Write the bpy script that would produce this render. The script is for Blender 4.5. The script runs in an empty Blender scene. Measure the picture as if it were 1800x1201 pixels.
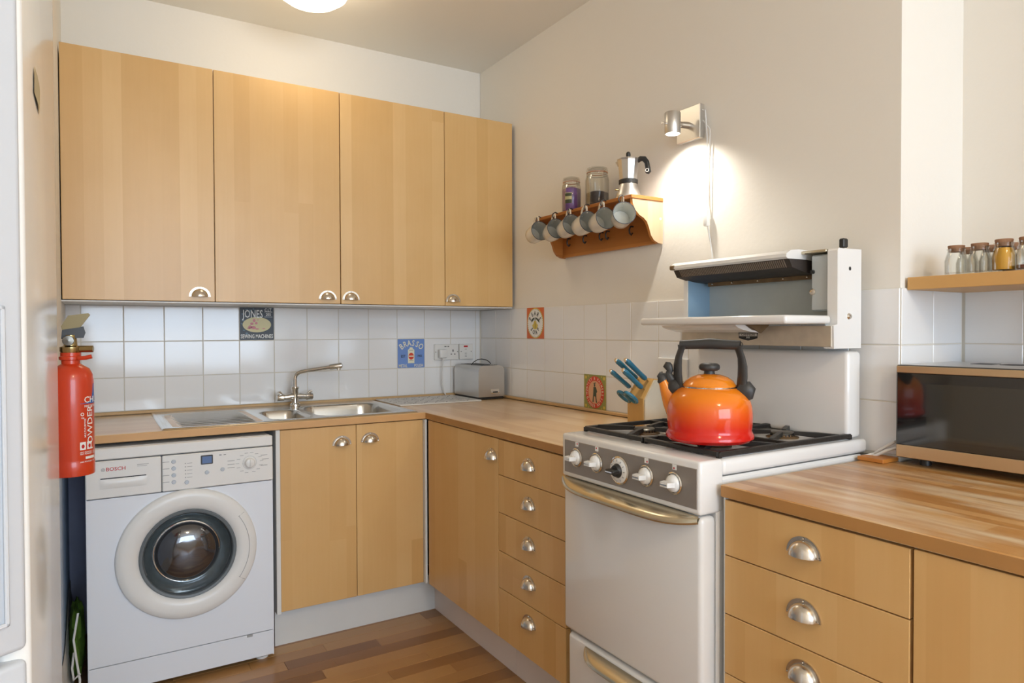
import bpy, bmesh, math, random
from mathutils import Vector, Matrix
random.seed(7)
S = bpy.context.scene
COL = S.collection
PI = math.pi
def srgb(r, g, b):
    f = lambda c: (c/255/12.92) if c/255 <= .04045 else ((c/255+.055)/1.055)**2.4
    return (f(r), f(g), f(b), 1)

# ------------------------------------------------------------------ camera
yaw, pitch, roll = .5496, -.0167, -.0033
CAM = Vector((-1.814, -3.2917, 1.2429))
fwd = Vector((math.sin(yaw)*math.cos(pitch), math.cos(yaw)*math.cos(pitch), math.sin(pitch)))
rt = Vector((math.cos(yaw), -math.sin(yaw), 0)); up = rt.cross(fwd)
r2 = math.cos(roll)*rt+math.sin(roll)*up; u2 = -math.sin(roll)*rt+math.cos(roll)*up
cd = bpy.data.cameras.new('camera'); cam = bpy.data.objects.new('camera', cd); COL.objects.link(cam)
cam.matrix_world = Matrix(((r2.x, u2.x, -fwd.x, CAM.x), (r2.y, u2.y, -fwd.y, CAM.y), (r2.z, u2.z, -fwd.z, CAM.z), (0, 0, 0, 1)))
cd.sensor_width = 36; cd.lens = 1197.8/1800*36; cd.clip_start = .02
S.camera = cam
# ------------------------------------------------------------------ world, lights, exposure
w = bpy.data.worlds.new('world'); S.world = w; w.use_nodes = True
w.node_tree.nodes['Background'].inputs[0].default_value = (.62, .78, 1, 1)
w.node_tree.nodes['Background'].inputs[1].default_value = 3.0
S.view_settings.view_transform = 'Standard'; S.view_settings.look = 'None'
S.view_settings.exposure = 0.21; S.view_settings.gamma = 1; S.view_settings.use_curve_mapping = False
def area(name, loc, d, sx, sy, power, col):
    l = bpy.data.lights.new(name, 'AREA'); l.shape = 'RECTANGLE'; l.size = sx; l.size_y = sy; l.energy = power; l.color = col
    o = bpy.data.objects.new(name, l); COL.objects.link(o); o.location = loc
    o.rotation_euler = Vector(d).to_track_quat('-Z', 'Y').to_euler(); return o
area('window_daylight', (-1.1, -6.52, 1.6), (0, 1, -.03), 2.6, 1.6, 74, (.71, .85, 1))
def bulb(name, loc, power, rad, col=(1, .79, .52)):
    l = bpy.data.lights.new(name, 'POINT'); l.energy = power; l.shadow_soft_size = rad; l.color = col
    o = bpy.data.objects.new(name, l); COL.objects.link(o); o.location = loc; return o
bulb('ceiling_bulb', (-1.065, -.56, 2.46), 2.0, .1)
bulb('ceiling_bulb', (-1.2, -4.2, 2.42), 31, .12)
sp = bpy.data.lights.new('spot_bulb', 'SPOT'); sp.energy = 11.5; sp.spot_size = math.radians(138); sp.spot_blend = .85; sp.shadow_soft_size = .018; sp.color = (1, .95, .86)
so = bpy.data.objects.new('spot_bulb', sp); COL.objects.link(so); so.location = (-.098, -1.56, 1.931); so.rotation_euler = (0, math.radians(-10), 0)

# ------------------------------------------------------------------ materials
def nt(name):
    m = bpy.data.materials.new(name); m.use_nodes = True
    return m, m.node_tree.nodes, m.node_tree.links, m.node_tree.nodes['Principled BSDF']
def mat(name, col, rough=.5, metal=0, coat=0, bump=0, bscale=200, trans=0, emit=None, estr=0, ior=None, var=0, vscale=3):
    m, N, L, b = nt(name)
    b.inputs['Base Color'].default_value = col; b.inputs['Roughness'].default_value = rough
    b.inputs['Metallic'].default_value = metal; b.inputs['Coat Weight'].default_value = coat
    b.inputs['Coat Roughness'].default_value = .08
    if trans: b.inputs['Transmission Weight'].default_value = trans
    if ior: b.inputs['IOR'].default_value = ior
    if emit: b.inputs['Emission Color'].default_value = emit; b.inputs['Emission Strength'].default_value = estr
    tc = N.new('ShaderNodeTexCoord')
    nz = N.new('ShaderNodeTexNoise'); nz.inputs['Scale'].default_value = bscale if bump else vscale; nz.inputs['Detail'].default_value = 3
    L.new(tc.outputs['Object'], nz.inputs['Vector'])
    if bump:
        bp = N.new('ShaderNodeBump'); bp.inputs['Strength'].default_value = bump; bp.inputs['Distance'].default_value = .002
        L.new(nz.outputs['Fac'], bp.inputs['Height']); L.new(bp.outputs['Normal'], b.inputs['Normal'])
    if var:
        n2 = N.new('ShaderNodeTexNoise'); n2.inputs['Scale'].default_value = vscale; n2.inputs['Detail'].default_value = 4
        L.new(tc.outputs['Object'], n2.inputs['Vector'])
        mx = N.new('ShaderNodeMixRGB'); mx.inputs[1].default_value = [c*(1-var) for c in col[:3]]+[1]; mx.inputs[2].default_value = [min(1, c*(1+var)) for c in col[:3]]+[1]
        L.new(n2.outputs['Fac'], mx.inputs[0]); L.new(mx.outputs[0], b.inputs['Base Color'])
    return m
def math_node(N, L, op, a, b=None):
    n = N.new('ShaderNodeMath'); n.operation = op
    for i, v in enumerate((a, b)):
        if v is None: continue
        if isinstance(v, (int, float)): n.inputs[i].default_value = v
        else: L.new(v, n.inputs[i])
    return n.outputs[0]
def wood(name, c1, c2, c3, band, length, across, along, rough=.35, coat=.2, rnd=True, fine=.12, wear=0, island=False):
    """strips: 'across' and 'along' are (x, y, z) weights of object coordinates"""
    m, N, L, b = nt(name)
    tc = N.new('ShaderNodeTexCoord'); geo = N.new('ShaderNodeObjectInfo')
    def dot(v):
        n = N.new('ShaderNodeVectorMath'); n.operation = 'DOT_PRODUCT'; L.new(tc.outputs['Object'], n.inputs[0]); n.inputs[1].default_value = v
        return n.outputs['Value']
    A = dot(across); B = dot(along)
    off = math_node(N, L, 'MULTIPLY', geo.outputs['Random'], 13.7) if rnd else 0.0
    ai = math_node(N, L, 'ADD', math_node(N, L, 'DIVIDE', A, band), off)
    # band edges wander in width
    wob = math_node(N, L, 'MULTIPLY', math_node(N, L, 'SINE', math_node(N, L, 'MULTIPLY', ai, 2.1)), .28)
    ai = math_node(N, L, 'ADD', ai, wob)
    idx = math_node(N, L, 'FLOOR', ai)
    wn = N.new('ShaderNodeTexWhiteNoise'); wn.noise_dimensions = '1D'; L.new(idx, wn.inputs['W'])
    li = math_node(N, L, 'FLOOR', math_node(N, L, 'ADD', math_node(N, L, 'DIVIDE', B, length), math_node(N, L, 'MULTIPLY', wn.outputs['Value'], 7.3)))
    wn2 = N.new('ShaderNodeTexWhiteNoise'); wn2.noise_dimensions = '2D'
    cv = N.new('ShaderNodeCombineXYZ'); L.new(idx, cv.inputs[0]); L.new(li, cv.inputs[1]); L.new(cv.outputs[0], wn2.inputs['Vector'])
    # grain
    cg = N.new('ShaderNodeCombineXYZ'); L.new(math_node(N, L, 'MULTIPLY', A, 60.), cg.inputs[0]); L.new(math_node(N, L, 'MULTIPLY', B, 2.5), cg.inputs[1]); L.new(wn2.outputs['Value'], cg.inputs[2])
    g = N.new('ShaderNodeTexNoise'); g.inputs['Scale'].default_value = 1.6; g.inputs['Detail'].default_value = 5; L.new(cg.outputs[0], g.inputs['Vector'])
    g2 = N.new('ShaderNodeTexNoise'); g2.inputs['Scale'].default_value = 5; g2.inputs['Detail'].default_value = 3; L.new(tc.outputs['Object'], g2.inputs['Vector'])
    t = math_node(N, L, 'ADD', math_node(N, L, 'MULTIPLY', wn2.outputs['Value'], 1-fine*2), math_node(N, L, 'MULTIPLY', g.outputs['Fac'], fine*2.2))
    t = math_node(N, L, 'ADD', t, math_node(N, L, 'MULTIPLY', math_node(N, L, 'SUBTRACT', g2.outputs['Fac'], .5), .5))
    if island:
        gi = N.new('ShaderNodeNewGeometry')
        t = math_node(N, L, 'ADD', math_node(N, L, 'MULTIPLY', t, .35), math_node(N, L, 'MULTIPLY', math_node(N, L, 'FRACT', math_node(N, L, 'ADD', geo.outputs['Random'], gi.outputs['Random Per Island'])), .65))
    cr = N.new('ShaderNodeValToRGB'); e = cr.color_ramp.elements
    e[0].position = .05; e[0].color = c1; e[1].position = .95; e[1].color = c3; k = e.new(.5); k.color = c2
    L.new(t, cr.inputs[0])
    if wear:
        cw = N.new('ShaderNodeCombineXYZ'); L.new(math_node(N, L, 'MULTIPLY', A, 9.), cw.inputs[0]); L.new(math_node(N, L, 'MULTIPLY', B, 1.3), cw.inputs[1])
        nw = N.new('ShaderNodeTexNoise'); nw.inputs['Scale'].default_value = 1.5; nw.inputs['Detail'].default_value = 6; L.new(cw.outputs[0], nw.inputs['Vector'])
        rw = N.new('ShaderNodeValToRGB'); rw.color_ramp.elements[0].position = .48; rw.color_ramp.elements[1].position = .64; L.new(nw.outputs['Fac'], rw.inputs[0])
        mx = N.new('ShaderNodeMixRGB'); L.new(math_node(N, L, 'MULTIPLY', rw.outputs[0], wear), mx.inputs[0]); L.new(cr.outputs[0], mx.inputs[1]); mx.inputs[2].default_value = srgb(226, 205, 172)
        L.new(mx.outputs[0], b.inputs['Base Color'])
    else: L.new(cr.outputs[0], b.inputs['Base Color'])
    b.inputs['Roughness'].default_value = rough; b.inputs['Coat Weight'].default_value = coat; b.inputs['Coat Roughness'].default_value = .28
    bp = N.new('ShaderNodeBump'); bp.inputs['Strength'].default_value = .06; bp.inputs['Distance'].default_value = .001
    L.new(g.outputs['Fac'], bp.inputs['Height']); L.new(bp.outputs['Normal'], b.inputs['Normal'])
    return m
BIRCH = (srgb(206, 163, 100), srgb(215, 174, 113), srgb(223, 185, 127))
m_birch = wood('birch_veneer', *BIRCH, .085, 1.6, (1, 1, 0), (0, 0, 1), rough=.38, coat=.35)
m_birch_low = wood('birch_veneer_base', srgb(206, 160, 98), srgb(214, 170, 108), srgb(221, 181, 122), .095, 1.7, (1, 1, 0), (0, 0, 1), rough=.42, coat=.22)
m_edge = mat('birch_edge', srgb(190, 140, 80), .5, var=.08, vscale=30)
m_wt_x = wood('beech_worktop', srgb(205, 162, 106), srgb(216, 178, 124), srgb(225, 190, 140), .042, .55, (0, 1, .9), (1, 0, 0), rough=.3, coat=.3, rnd=False)
m_wt_y = wood('beech_worktop_side', srgb(205, 164, 112), srgb(218, 182, 134), srgb(228, 197, 154), .042, .5, (1, 0, .9), (0, 1, 0), rough=.3, coat=.3, rnd=False)
m_wt_w = wood('worn_oiled_worktop', srgb(166, 112, 52), srgb(190, 137, 76), srgb(210, 165, 108), .04, .5, (1, 0, .9), (0, 1, 0), rough=.33, coat=.25, rnd=False, wear=.9)
m_edge1 = mat('worktop_edge_light', srgb(208, 160, 104), .45, var=.07, vscale=12)
m_edge2 = mat('worktop_edge_dark', srgb(176, 128, 72), .45, var=.14, vscale=9)
m_bead = mat('bead_wood', srgb(205, 168, 118), .5, var=.15, vscale=14)
m_floor = wood('oak_strip_floor', srgb(118, 78, 42), srgb(160, 114, 66), srgb(190, 146, 92), 4, 4, (0, 1, 0), (1, 0, 0), rough=.32, coat=.2, island=True)
# grain of the floor is fine: reuse with high frequency
m_pine = wood('pine', srgb(156, 92, 32), srgb(176, 108, 42), srgb(190, 124, 56), .05, 2, (0, 0, 1), (0, 1, 0), rough=.4, coat=.2)
m_pine_side = wood('pale_pine', srgb(176, 146, 112), srgb(186, 158, 124), srgb(194, 168, 136), .03, 2, (1, 0, 0), (0, 0, 1), rough=.5, coat=.1)
m_pine_curve = mat('pine_edge', srgb(192, 122, 50), .45, var=.15, vscale=25)
m_paint = mat('wall_paint', (.81, .77, .70, 1), .75, bump=.25, bscale=60)
m_paint2 = mat('ceiling_paint', (.86, .82, .74, 1), .85, bump=.15, bscale=40)
m_bluegrey = mat('blue_grey_paint', srgb(182, 200, 222), .6, var=.15, vscale=8)
m_gapwall = mat('shade_lift_wall', srgb(190, 196, 222), .8, var=.2, vscale=6)  # pale blue-grey put in to lighten the shaded gap beside the washing machine
m_plaster = mat('broken_plaster', srgb(196, 196, 192), .9, bump=1, bscale=80, var=.25, vscale=30)
m_tile = mat('glazed_tile', (.84, .84, .84, 1), .09, coat=.1, bump=.06, bscale=7)
m_grout = mat('grout', srgb(214, 209, 198), .9, bump=.2)
m_white = mat('white_enamel', (.80, .79, .77, 1), .18, coat=.5)
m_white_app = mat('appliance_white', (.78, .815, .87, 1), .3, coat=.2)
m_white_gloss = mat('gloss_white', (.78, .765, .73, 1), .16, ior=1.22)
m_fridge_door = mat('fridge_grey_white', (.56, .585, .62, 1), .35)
m_panelgrey = mat('recess_grey', (.50, .56, .63, 1), .25, coat=.3)
m_white_plastic = mat('white_plastic', (.80, .79, .76, 1), .3)
m_laminate = mat('white_laminate', (.74, .74, .72, 1), .4, var=.04, vscale=20)
m_steel = mat('brushed_steel', (.60, .59, .57, 1), .28, 1, bump=.05, bscale=300)
m_sink = mat('sink_steel', (.60, .59, .56, 1), .2, 1, bump=.03, bscale=200)
m_chrome = mat('chrome', (.78, .76, .72, 1), .08, 1)
m_nickel = mat('aged_nickel', (.66, .61, .54, 1), .24, 1, bump=.05, bscale=100)
m_brassy = mat('worn_metal_trim', srgb(206, 196, 172), .22, .9, bump=.1, bscale=40)
m_alu = mat('brushed_aluminium', (.66, .65, .63, 1), .33, 1)
m_fascia = mat('striped_fascia_metal', srgb(208, 196, 176), .36, .5, var=.2, vscale=25)
m_ctrl = mat('grey_control_panel', srgb(150, 142, 134), .4, .35)
m_iron = mat('black_cast_iron', (.018, .017, .016, 1), .38, bump=.4, bscale=80)
m_soot = mat('burnt_black', (.03, .022, .018, 1), .6, bump=.6, bscale=50, var=.5, vscale=25)
m_rust = mat('scorched_brown', srgb(112, 88, 58), .6, bump=.5, bscale=60, var=.5, vscale=40)
m_blueen = mat('blue_grey_enamel', srgb(146, 176, 200), .25, coat=.3)
m_greyen = mat('grey_enamel', srgb(192, 200, 200), .35, coat=.2, var=.12, vscale=12)
m_boxgrey = mat('pale_grey_metal', srgb(188, 194, 196), .35, .2)
m_black = mat('black_plastic', (.02, .02, .02, 1), .4)
m_rubber = mat('black_rubber', (.035, .034, .033, 1), .45)
m_dark = mat('dark_void', (.012, .012, .014, 1), .6)
m_print_black = mat('print_black', (.02, .02, .02, 1), .5)
m_print_grey = mat('print_grey', (.35, .35, .35, 1), .5)
m_print_white = mat('print_white', (.85, .85, .82, 1), .4)
m_print_red = mat('print_red', srgb(196, 36, 40), .4)
m_red = mat('red_extinguisher_paint', srgb(205, 62, 28), .3, coat=.3)
m_bluelab = mat('blue_label', srgb(34, 100, 178), .4)
m_brass = mat('valve_brass', srgb(170, 150, 105), .25, 1)
m_lever = mat('lever_metal', srgb(128, 116, 86), .5, .7)
m_gauze = mat('burner_gauze', srgb(132, 118, 104), .6, .4)
m_gunmetal = mat('gunmetal', srgb(110, 106, 98), .3, 1)
m_cream = mat('cream_enamel', (.74, .69, .60, 1), .2, coat=.5)
m_mugin = mat('grey_blue_enamel', srgb(192, 192, 184), .22, coat=.4)
m_mugrim = mat('dark_rim', (.04, .045, .06, 1), .3)
m_glass, N, L, b = nt('clear_glass')
N.remove(b); go = N.new('ShaderNodeBsdfGlossy'); go.inputs['Roughness'].default_value = .03; tr = N.new('ShaderNodeBsdfTransparent'); tr.inputs[0].default_value = (.975, .98, .97, 1)
lw = N.new('ShaderNodeLayerWeight'); lw.inputs['Blend'].default_value = .35; ms = N.new('ShaderNodeMixShader')
fm = N.new('ShaderNodeMath'); fm.operation = 'MULTIPLY'; fm.inputs[1].default_value = .45; L.new(lw.outputs['Fresnel'], fm.inputs[0]); L.new(fm.outputs[0], ms.inputs[0])
L.new(tr.outputs[0], ms.inputs[1]); L.new(go.outputs[0], ms.inputs[2]); L.new(ms.outputs[0], N['Material Output'].inputs[0])
m_cork = mat('cork', srgb(150, 112, 84), .85, bump=.8, bscale=60, var=.3, vscale=60)
m_yellow = mat('yellow_spice', srgb(214, 160, 40), .7, var=.08, vscale=40)
m_brownsp = mat('brown_spice', srgb(130, 82, 66), .8, var=.2, vscale=60)
m_tea = mat('dark_tea', srgb(58, 44, 38), .9, bump=1, bscale=120, var=.5, vscale=120)
m_purple = mat('purple_wrappers', srgb(128, 84, 150), .5, bump=1, bscale=30, var=.45, vscale=40)
m_knife = mat('teal_handle', srgb(38, 112, 140), .25, coat=.4)
m_block = mat('knife_block_wood', srgb(206, 160, 92), .45, var=.08, vscale=20)
m_block2 = mat('knife_block_pale', srgb(214, 202, 180), .5, var=.06, vscale=20)
m_mw_glass = mat('microwave_glass', (.012, .012, .012, 1), .04, coat=1)
m_mw_strip = mat('microwave_trim', srgb(206, 178, 140), .3, .75)
m_green = mat('green_mesh', srgb(96, 130, 40), .8, bump=1, bscale=60, var=.5, vscale=60)
m_cable = mat('white_cable', (.72, .71, .68, 1), .4)
m_seal = mat('gasket_grey', srgb(105, 112, 116), .45)
m_drum = mat('drum_glass', srgb(96, 98, 104), .08, .8, coat=1)
m_bowl = mat('bowl_glass', srgb(92, 102, 106), .12, .3, coat=1, var=.3, vscale=25)
m_lcd = mat('display', srgb(96, 124, 170), .2)
m_lcdf = mat('display_frame', srgb(60, 66, 74), .3)
m_tape = mat('yellowed_tape', srgb(178, 170, 138), .4, var=.15, vscale=30)
m_opal = mat('opal_lamp_glass', (.9, .85, .75, 1), .4, emit=(1, .86, .66, 1), estr=4.5)
m_bulbglow = mat('lit_bulb', (1, 1, 1, 1), .4, emit=(1, .95, .85, 1), estr=25)
m_mat_w = mat('white_tray', (.72, .70, .66, 1), .35)
m_skirt = mat('plinth_white', (.70, .70, .68, 1), .45, var=.05, vscale=10)
m_skirt2 = mat('plinth_marked', srgb(232, 220, 212), .45, var=.07, vscale=6)
def flatcol(name, r, g, b): return mat(name, srgb(r, g, b), .4)
# kettle: orange running down to red, a glaze of its own
m_kettle, N, L, b = nt('volcanic_enamel')
tc = N.new('ShaderNodeTexCoord'); sx = N.new('ShaderNodeSeparateXYZ'); L.new(tc.outputs['Object'], sx.inputs[0])
mr = N.new('ShaderNodeMapRange'); mr.inputs[1].default_value = 0; mr.inputs[2].default_value = .20; L.new(sx.outputs['Z'], mr.inputs[0])
cr = N.new('ShaderNodeValToRGB'); e = cr.color_ramp.elements; e[0].position = .05; e[0].color = srgb(200, 28, 22); e[1].position = .58; e[1].color = srgb(232, 128, 24)
k = e.new(.20); k.color = srgb(210, 40, 22); k = e.new(.38); k.color = srgb(226, 88, 24); L.new(mr.outputs[0], cr.inputs[0]); L.new(cr.outputs[0], b.inputs['Base Color'])
b.inputs['Roughness'].default_value = .12; b.inputs['Coat Weight'].default_value = .15; b.inputs['Coat Roughness'].default_value = .03; b.inputs['Specular IOR Level'].default_value = .4
m_orange = mat('orange_enamel', srgb(232, 134, 28), .12, coat=.6)

# ------------------------------------------------------------------ mesh builder
class MB:
    def __init__(s): s.v = []; s.f = []; s.s = []
    def add(s, v, f, smooth=False, M=None):
        n = len(s.v)
        s.v += [tuple(M @ Vector(p)) if M else tuple(p) for p in v]
        s.f += [tuple(i+n for i in q) for q in f]; s.s += [smooth]*len(f); return s
    def box(s, x0, x1, y0, y1, z0, z1, bev=0, seg=1, M=None):
        if x0 > x1: x0, x1 = x1, x0
        if y0 > y1: y0, y1 = y1, y0
        if z0 > z1: z0, z1 = z1, z0
        bm = bmesh.new(); bmesh.ops.create_cube(bm, size=1)
        for q in bm.verts: q.co = Vector(((x0+x1)/2+q.co.x*(x1-x0), (y0+y1)/2+q.co.y*(y1-y0), (z0+z1)/2+q.co.z*(z1-z0)))
        if bev: bmesh.ops.bevel(bm, geom=bm.edges[:], offset=bev, segments=seg, profile=.5, affect='EDGES')
        bm.verts.index_update()
        s.add([q.co[:] for q in bm.verts], [[x.index for x in f.verts] for f in bm.faces], seg > 1, M); bm.free(); return s
    def lathe(s, prof, n=32, M=None, a0=0, a1=2*PI, smooth=True):
        full = abs(a1-a0-2*PI) < 1e-6; m = n if full else n+1
        v = []; f = []
        for i in range(m):
            a = a0+(a1-a0)*i/n
            for r, z in prof: v.append((r*math.cos(a), r*math.sin(a), z))
        k = len(prof)
        for i in range(n):
            j = (i+1) % m
            for t in range(k-1):
                a, b_, c, d = i*k+t, j*k+t, j*k+t+1, i*k+t+1
                if prof[t][0] < 1e-7: f.append((a, c, d))
                elif prof[t+1][0] < 1e-7: f.append((a, b_, c))
                else: f.append((a, b_, c, d))
        return s.add(v, f, smooth, M)
    def tube(s, pts, r, n=8, closed=False, caps=True, flat=1.0):
        pts = [Vector(p) for p in pts]; k = len(pts)
        R = r if isinstance(r, (list, tuple)) else [r]*k
        T = []
        for i in range(k):
            a = pts[(i-1) % k] if (closed or i) else pts[0]; b_ = pts[(i+1) % k] if (closed or i < k-1) else pts[-1]
            T.append((b_-a).normalized())
        u = T[0].orthogonal().normalized() if abs(T[0].z) > .9 else T[0].cross(Vector((0, 0, 1))).normalized()
        v = []; f = []
        for i in range(k):
            u = (u-T[i]*u.dot(T[i])).normalized(); w_ = T[i].cross(u)
            for j in range(n):
                a = 2*PI*j/n; v.append(pts[i]+(u*math.cos(a)*R[i]+w_*math.sin(a)*R[i]*flat))
        for i in range(k if closed else k-1):
            for j in range(n):
                a, b_ = i*n+j, i*n+(j+1) % n; c, d = ((i+1) % k)*n+(j+1) % n, ((i+1) % k)*n+j
                f.append((a, b_, c, d))
        if caps and not closed: f.append(tuple(range(n))[::-1]); f.append(tuple((k-1)*n+j for j in range(n)))
        return s.add(v, f, True)
    def prism(s, poly, fn, d0, d1, smooth=False):
        """poly: 2-D outline; fn(u, v, d) -> point"""
        n = len(poly); v = [fn(a, b_, d0) for a, b_ in poly]+[fn(a, b_, d1) for a, b_ in poly]
        f = [tuple(range(n)), tuple(range(2*n-1, n-1, -1))]+[(i, i+n, (i+1) % n+n, (i+1) % n) for i in range(n)]
        return s.add(v, f, smooth)
    def grid(s, nu, nv, fn, smooth=True):
        v = [fn(i/nu, j/nv) for i in range(nu+1) for j in range(nv+1)]
        f = [(i*(nv+1)+j, (i+1)*(nv+1)+j, (i+1)*(nv+1)+j+1, i*(nv+1)+j+1) for i in range(nu) for j in range(nv)]
        return s.add(v, f, smooth)
    def mesh(s, name, m, fix=True):
        me = bpy.data.meshes.new(name); me.from_pydata([tuple(p) for p in s.v], [], s.f)
        me.polygons.foreach_set('use_smooth', s.s); me.materials.append(m); me.update()
        if fix:
            bm = bmesh.new(); bm.from_mesh(me); bmesh.ops.recalc_face_normals(bm, faces=bm.faces); bm.to_mesh(me); bm.free()
        if any(s.s):
            try: me.set_sharp_from_angle(angle=math.radians(42))
            except Exception: pass
        return me
WORLD = {}
def wloc(o): return WORLD.get(o.name, Vector((0, 0, 0)))
def part(name, mb, m, parent=None, loc=None, rot=None, local=False, mesh=None):
    """local=True: vertices already in the parent's frame. loc: vertices in own frame, object placed at world loc (parent unrotated)"""
    me = mesh
    pw = wloc(parent) if parent else Vector((0, 0, 0))
    if me is None:
        if loc is None and not local and parent: mb.v = [tuple(Vector(p)-pw) for p in mb.v]
        me = mb.mesh(name, m)
    o = bpy.data.objects.new(name, me); COL.objects.link(o)
    if parent: o.parent = parent
    if loc is not None:
        o.location = Vector(loc)-(Vector((0, 0, 0)) if local else pw); WORLD[o.name] = Vector(loc)
        if rot: o.rotation_euler = rot
    else: WORLD[o.name] = pw
    return o
def thing(name, label, cat, loc, rotz=0, group=None):
    o = bpy.data.objects.new(name, None); COL.objects.link(o); o.empty_display_size = .05
    o.location = loc; o.rotation_euler = (0, 0, rotz); o['label'] = label; o['category'] = cat
    if group: o['group'] = group
    WORLD[o.name] = Vector(loc); return o
def tag(o, label, cat, group=None):
    o['label'] = label; o['category'] = cat
    if group: o['group'] = group
    return o
def solo(name, mb, m, label, cat, group=None):
    """one-mesh thing with its origin at its base centre"""
    xs = [p[0] for p in mb.v]; ys = [p[1] for p in mb.v]; zs = [p[2] for p in mb.v]
    c = Vector(((min(xs)+max(xs))/2, (min(ys)+max(ys))/2, min(zs)))
    mb.v = [tuple(Vector(p)-c) for p in mb.v]
    o = part(name, mb, m, loc=c); return tag(o, label, cat, group)
def struct(name, mb, m, parent=None):
    o = part(name, mb, m, parent); o['kind'] = 'structure'; return o
# text -> flat outlines
def text2d(txt, size, align='CENTER'):
    c = bpy.data.curves.new('t', 'FONT'); c.body = txt; c.size = size; c.align_x = align; c.align_y = 'CENTER'; c.resolution_u = 2; c.offset = size*.012
    o = bpy.data.objects.new('t', c); COL.objects.link(o)
    bpy.context.view_layer.update()
    me = bpy.data.meshes.new_from_object(o.evaluated_get(bpy.context.evaluated_depsgraph_get()))
    v = [(p.co.x, p.co.y) for p in me.vertices]; f = [tuple(p.vertices) for p in me.polygons]
    bpy.data.objects.remove(o); bpy.data.curves.remove(c); bpy.data.meshes.remove(me)
    return v, f
def text(mb, txt, size, fn, sx=1, sy=1, cx=0, cy=0, rot=0, align='CENTER'):
    v, f = text2d(txt, size, align); c, s_ = math.cos(rot), math.sin(rot)
    mb.add([fn(cx+(a*sx)*c-(b_*sy)*s_, cy+(a*sx)*s_+(b_*sy)*c) for a, b_ in v], f)
def arctext(mb, txt, size, fn, cx, cy, rx, ry, a0, a1, sx=1, sy=1, inward=False):
    n = len(txt)
    for i, ch in enumerate(txt):
        if ch == ' ': continue
        a = math.radians(a0+(a1-a0)*(i/(n-1) if n > 1 else .5))
        px, py = cx+rx*math.cos(a), cy+ry*math.sin(a)
        r_ = math.atan2(math.sin(a)/ry, math.cos(a)/rx)-PI/2+(PI if inward else 0)
        text(mb, ch, size, fn, sx, sy, px, py, r_)
def ell(mb, fn, cx, cy, rx, ry, n=28, ri=0):
    if ri:
        v = [fn(cx+rx*k_*math.cos(2*PI*i/n), cy+ry*k_*math.sin(2*PI*i/n)) for k_ in (1, ri) for i in range(n)]
        mb.add(v, [(i, (i+1) % n, (i+1) % n+n, i+n) for i in range(n)])
    else: mb.add([fn(cx+rx*math.cos(2*PI*i/n), cy+ry*math.sin(2*PI*i/n)) for i in range(n)], [tuple(range(n))])
def poly(mb, fn, pts): mb.add([fn(a, b_) for a, b_ in pts], [tuple(range(len(pts)))])
def rect(mb, fn, x0, x1, y0, y1): poly(mb, fn, [(x0, y0), (x1, y0), (x1, y1), (x0, y1)])
def RX(c, ax='y'):
    """matrix: lathe axis z -> world axis, placed at c"""
    q = {'-y': Matrix.Rotation(PI/2, 4, 'X'), 'y': Matrix.Rotation(-PI/2, 4, 'X'), '-x': Matrix.Rotation(-PI/2, 4, 'Y'), 'x': Matrix.Rotation(PI/2, 4, 'Y'), 'z': Matrix.Identity(4)}[ax]
    return Matrix.Translation(c) @ q

# ================================================================== SETTING
ZC = 2.649; LX = -1.915; AX = .318; CHY = -2.293; YB = -6.6; LX2 = -2.7
mb = MB().box(LX2, AX+.1, YB, .1, -.06, -.012); floor = struct('floor', mb, m_grout)
# floor strips: individually where the photograph shows them
PW = .068; TH = math.radians(1.6); ang = math.tan(TH)
plank_meshes = {}
def plank_mb(x0, x1, y0): return MB().box(x0+.0004, x1-.0004, y0-PW+.0004, y0-.0004, -.012, 0, .0006)
stuff = MB(); count = 0
rows = [(.0-PW*i) for i in range(98)]
for i, y in enumerate(rows):
    x = LX2-random.random()*.6
    while x < AX+.05:
        ln = random.choice([.28, .36, .45, .55, .7]); x1 = x+ln
        if -1.4 < y-PW/2+0 and y < -.42 and x1 > -1.9 and x < -.50:
            a, b_ = max(x, -1.95), min(x1, -.48)
            if b_-a > .03:
                key = round(b_-a, 3)
                if key not in plank_meshes: plank_meshes[key] = MB().box(-key/2+.0004, key/2-.0004, -PW/2+.0004, PW/2-.0004, -.012, 0, .0006).mesh('plank', m_floor)
                part('plank', None, None, floor, loc=((a+b_)/2, y-PW/2, random.uniform(-.0003, .0003)), mesh=plank_meshes[key]); count += 1
        else:
            a, b_ = max(x, LX2), min(x1, AX)
            if b_-a > .01: stuff.box(a+.0004, b_-.0004, y-PW+.0004, y-.0004, -.012, 0)
        x = x1
o = part('plank', stuff, m_floor, floor); o['kind'] = 'stuff'
mb = MB().box(LX2, AX+.1, YB, .1, ZC, ZC+.08); struct('ceiling', mb, m_paint2)
wall_back = struct('wall_back', MB().box(LX2, .1, .004, .1, 0, ZC), m_paint)
wr = MB().box(.004, .1, CHY+.003, 0, 0, ZC).box(.1, AX+.1, CHY+.003, CHY+.1, 0, ZC)
wall_right = struct('wall_right', wr, m_paint)
wall_alcove = struct('wall_alcove', MB().box(AX+.004, AX+.1, YB, CHY+.01, 0, ZC), m_paint)
wall_left = struct('wall_left', MB().box(LX2, LX, -1.78, .004, 0, ZC).box(LX2-.1, LX2, YB, -1.7, 0, ZC), m_paint)
part('painted_panel', MB().box(LX, LX+.004, -1.75, -.02, .14, .97), m_bluegrey, wall_left)['label'] = 'blue-grey painted lower strip'
part('broken_plaster', MB().grid(14, 6, lambda u, v: (LX+.003+.022*(1-v)*random.random()+.004, -1.2*u-.02, .24*v*(1+.15*math.sin(9*u)))), m_plaster, wall_left)
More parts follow.
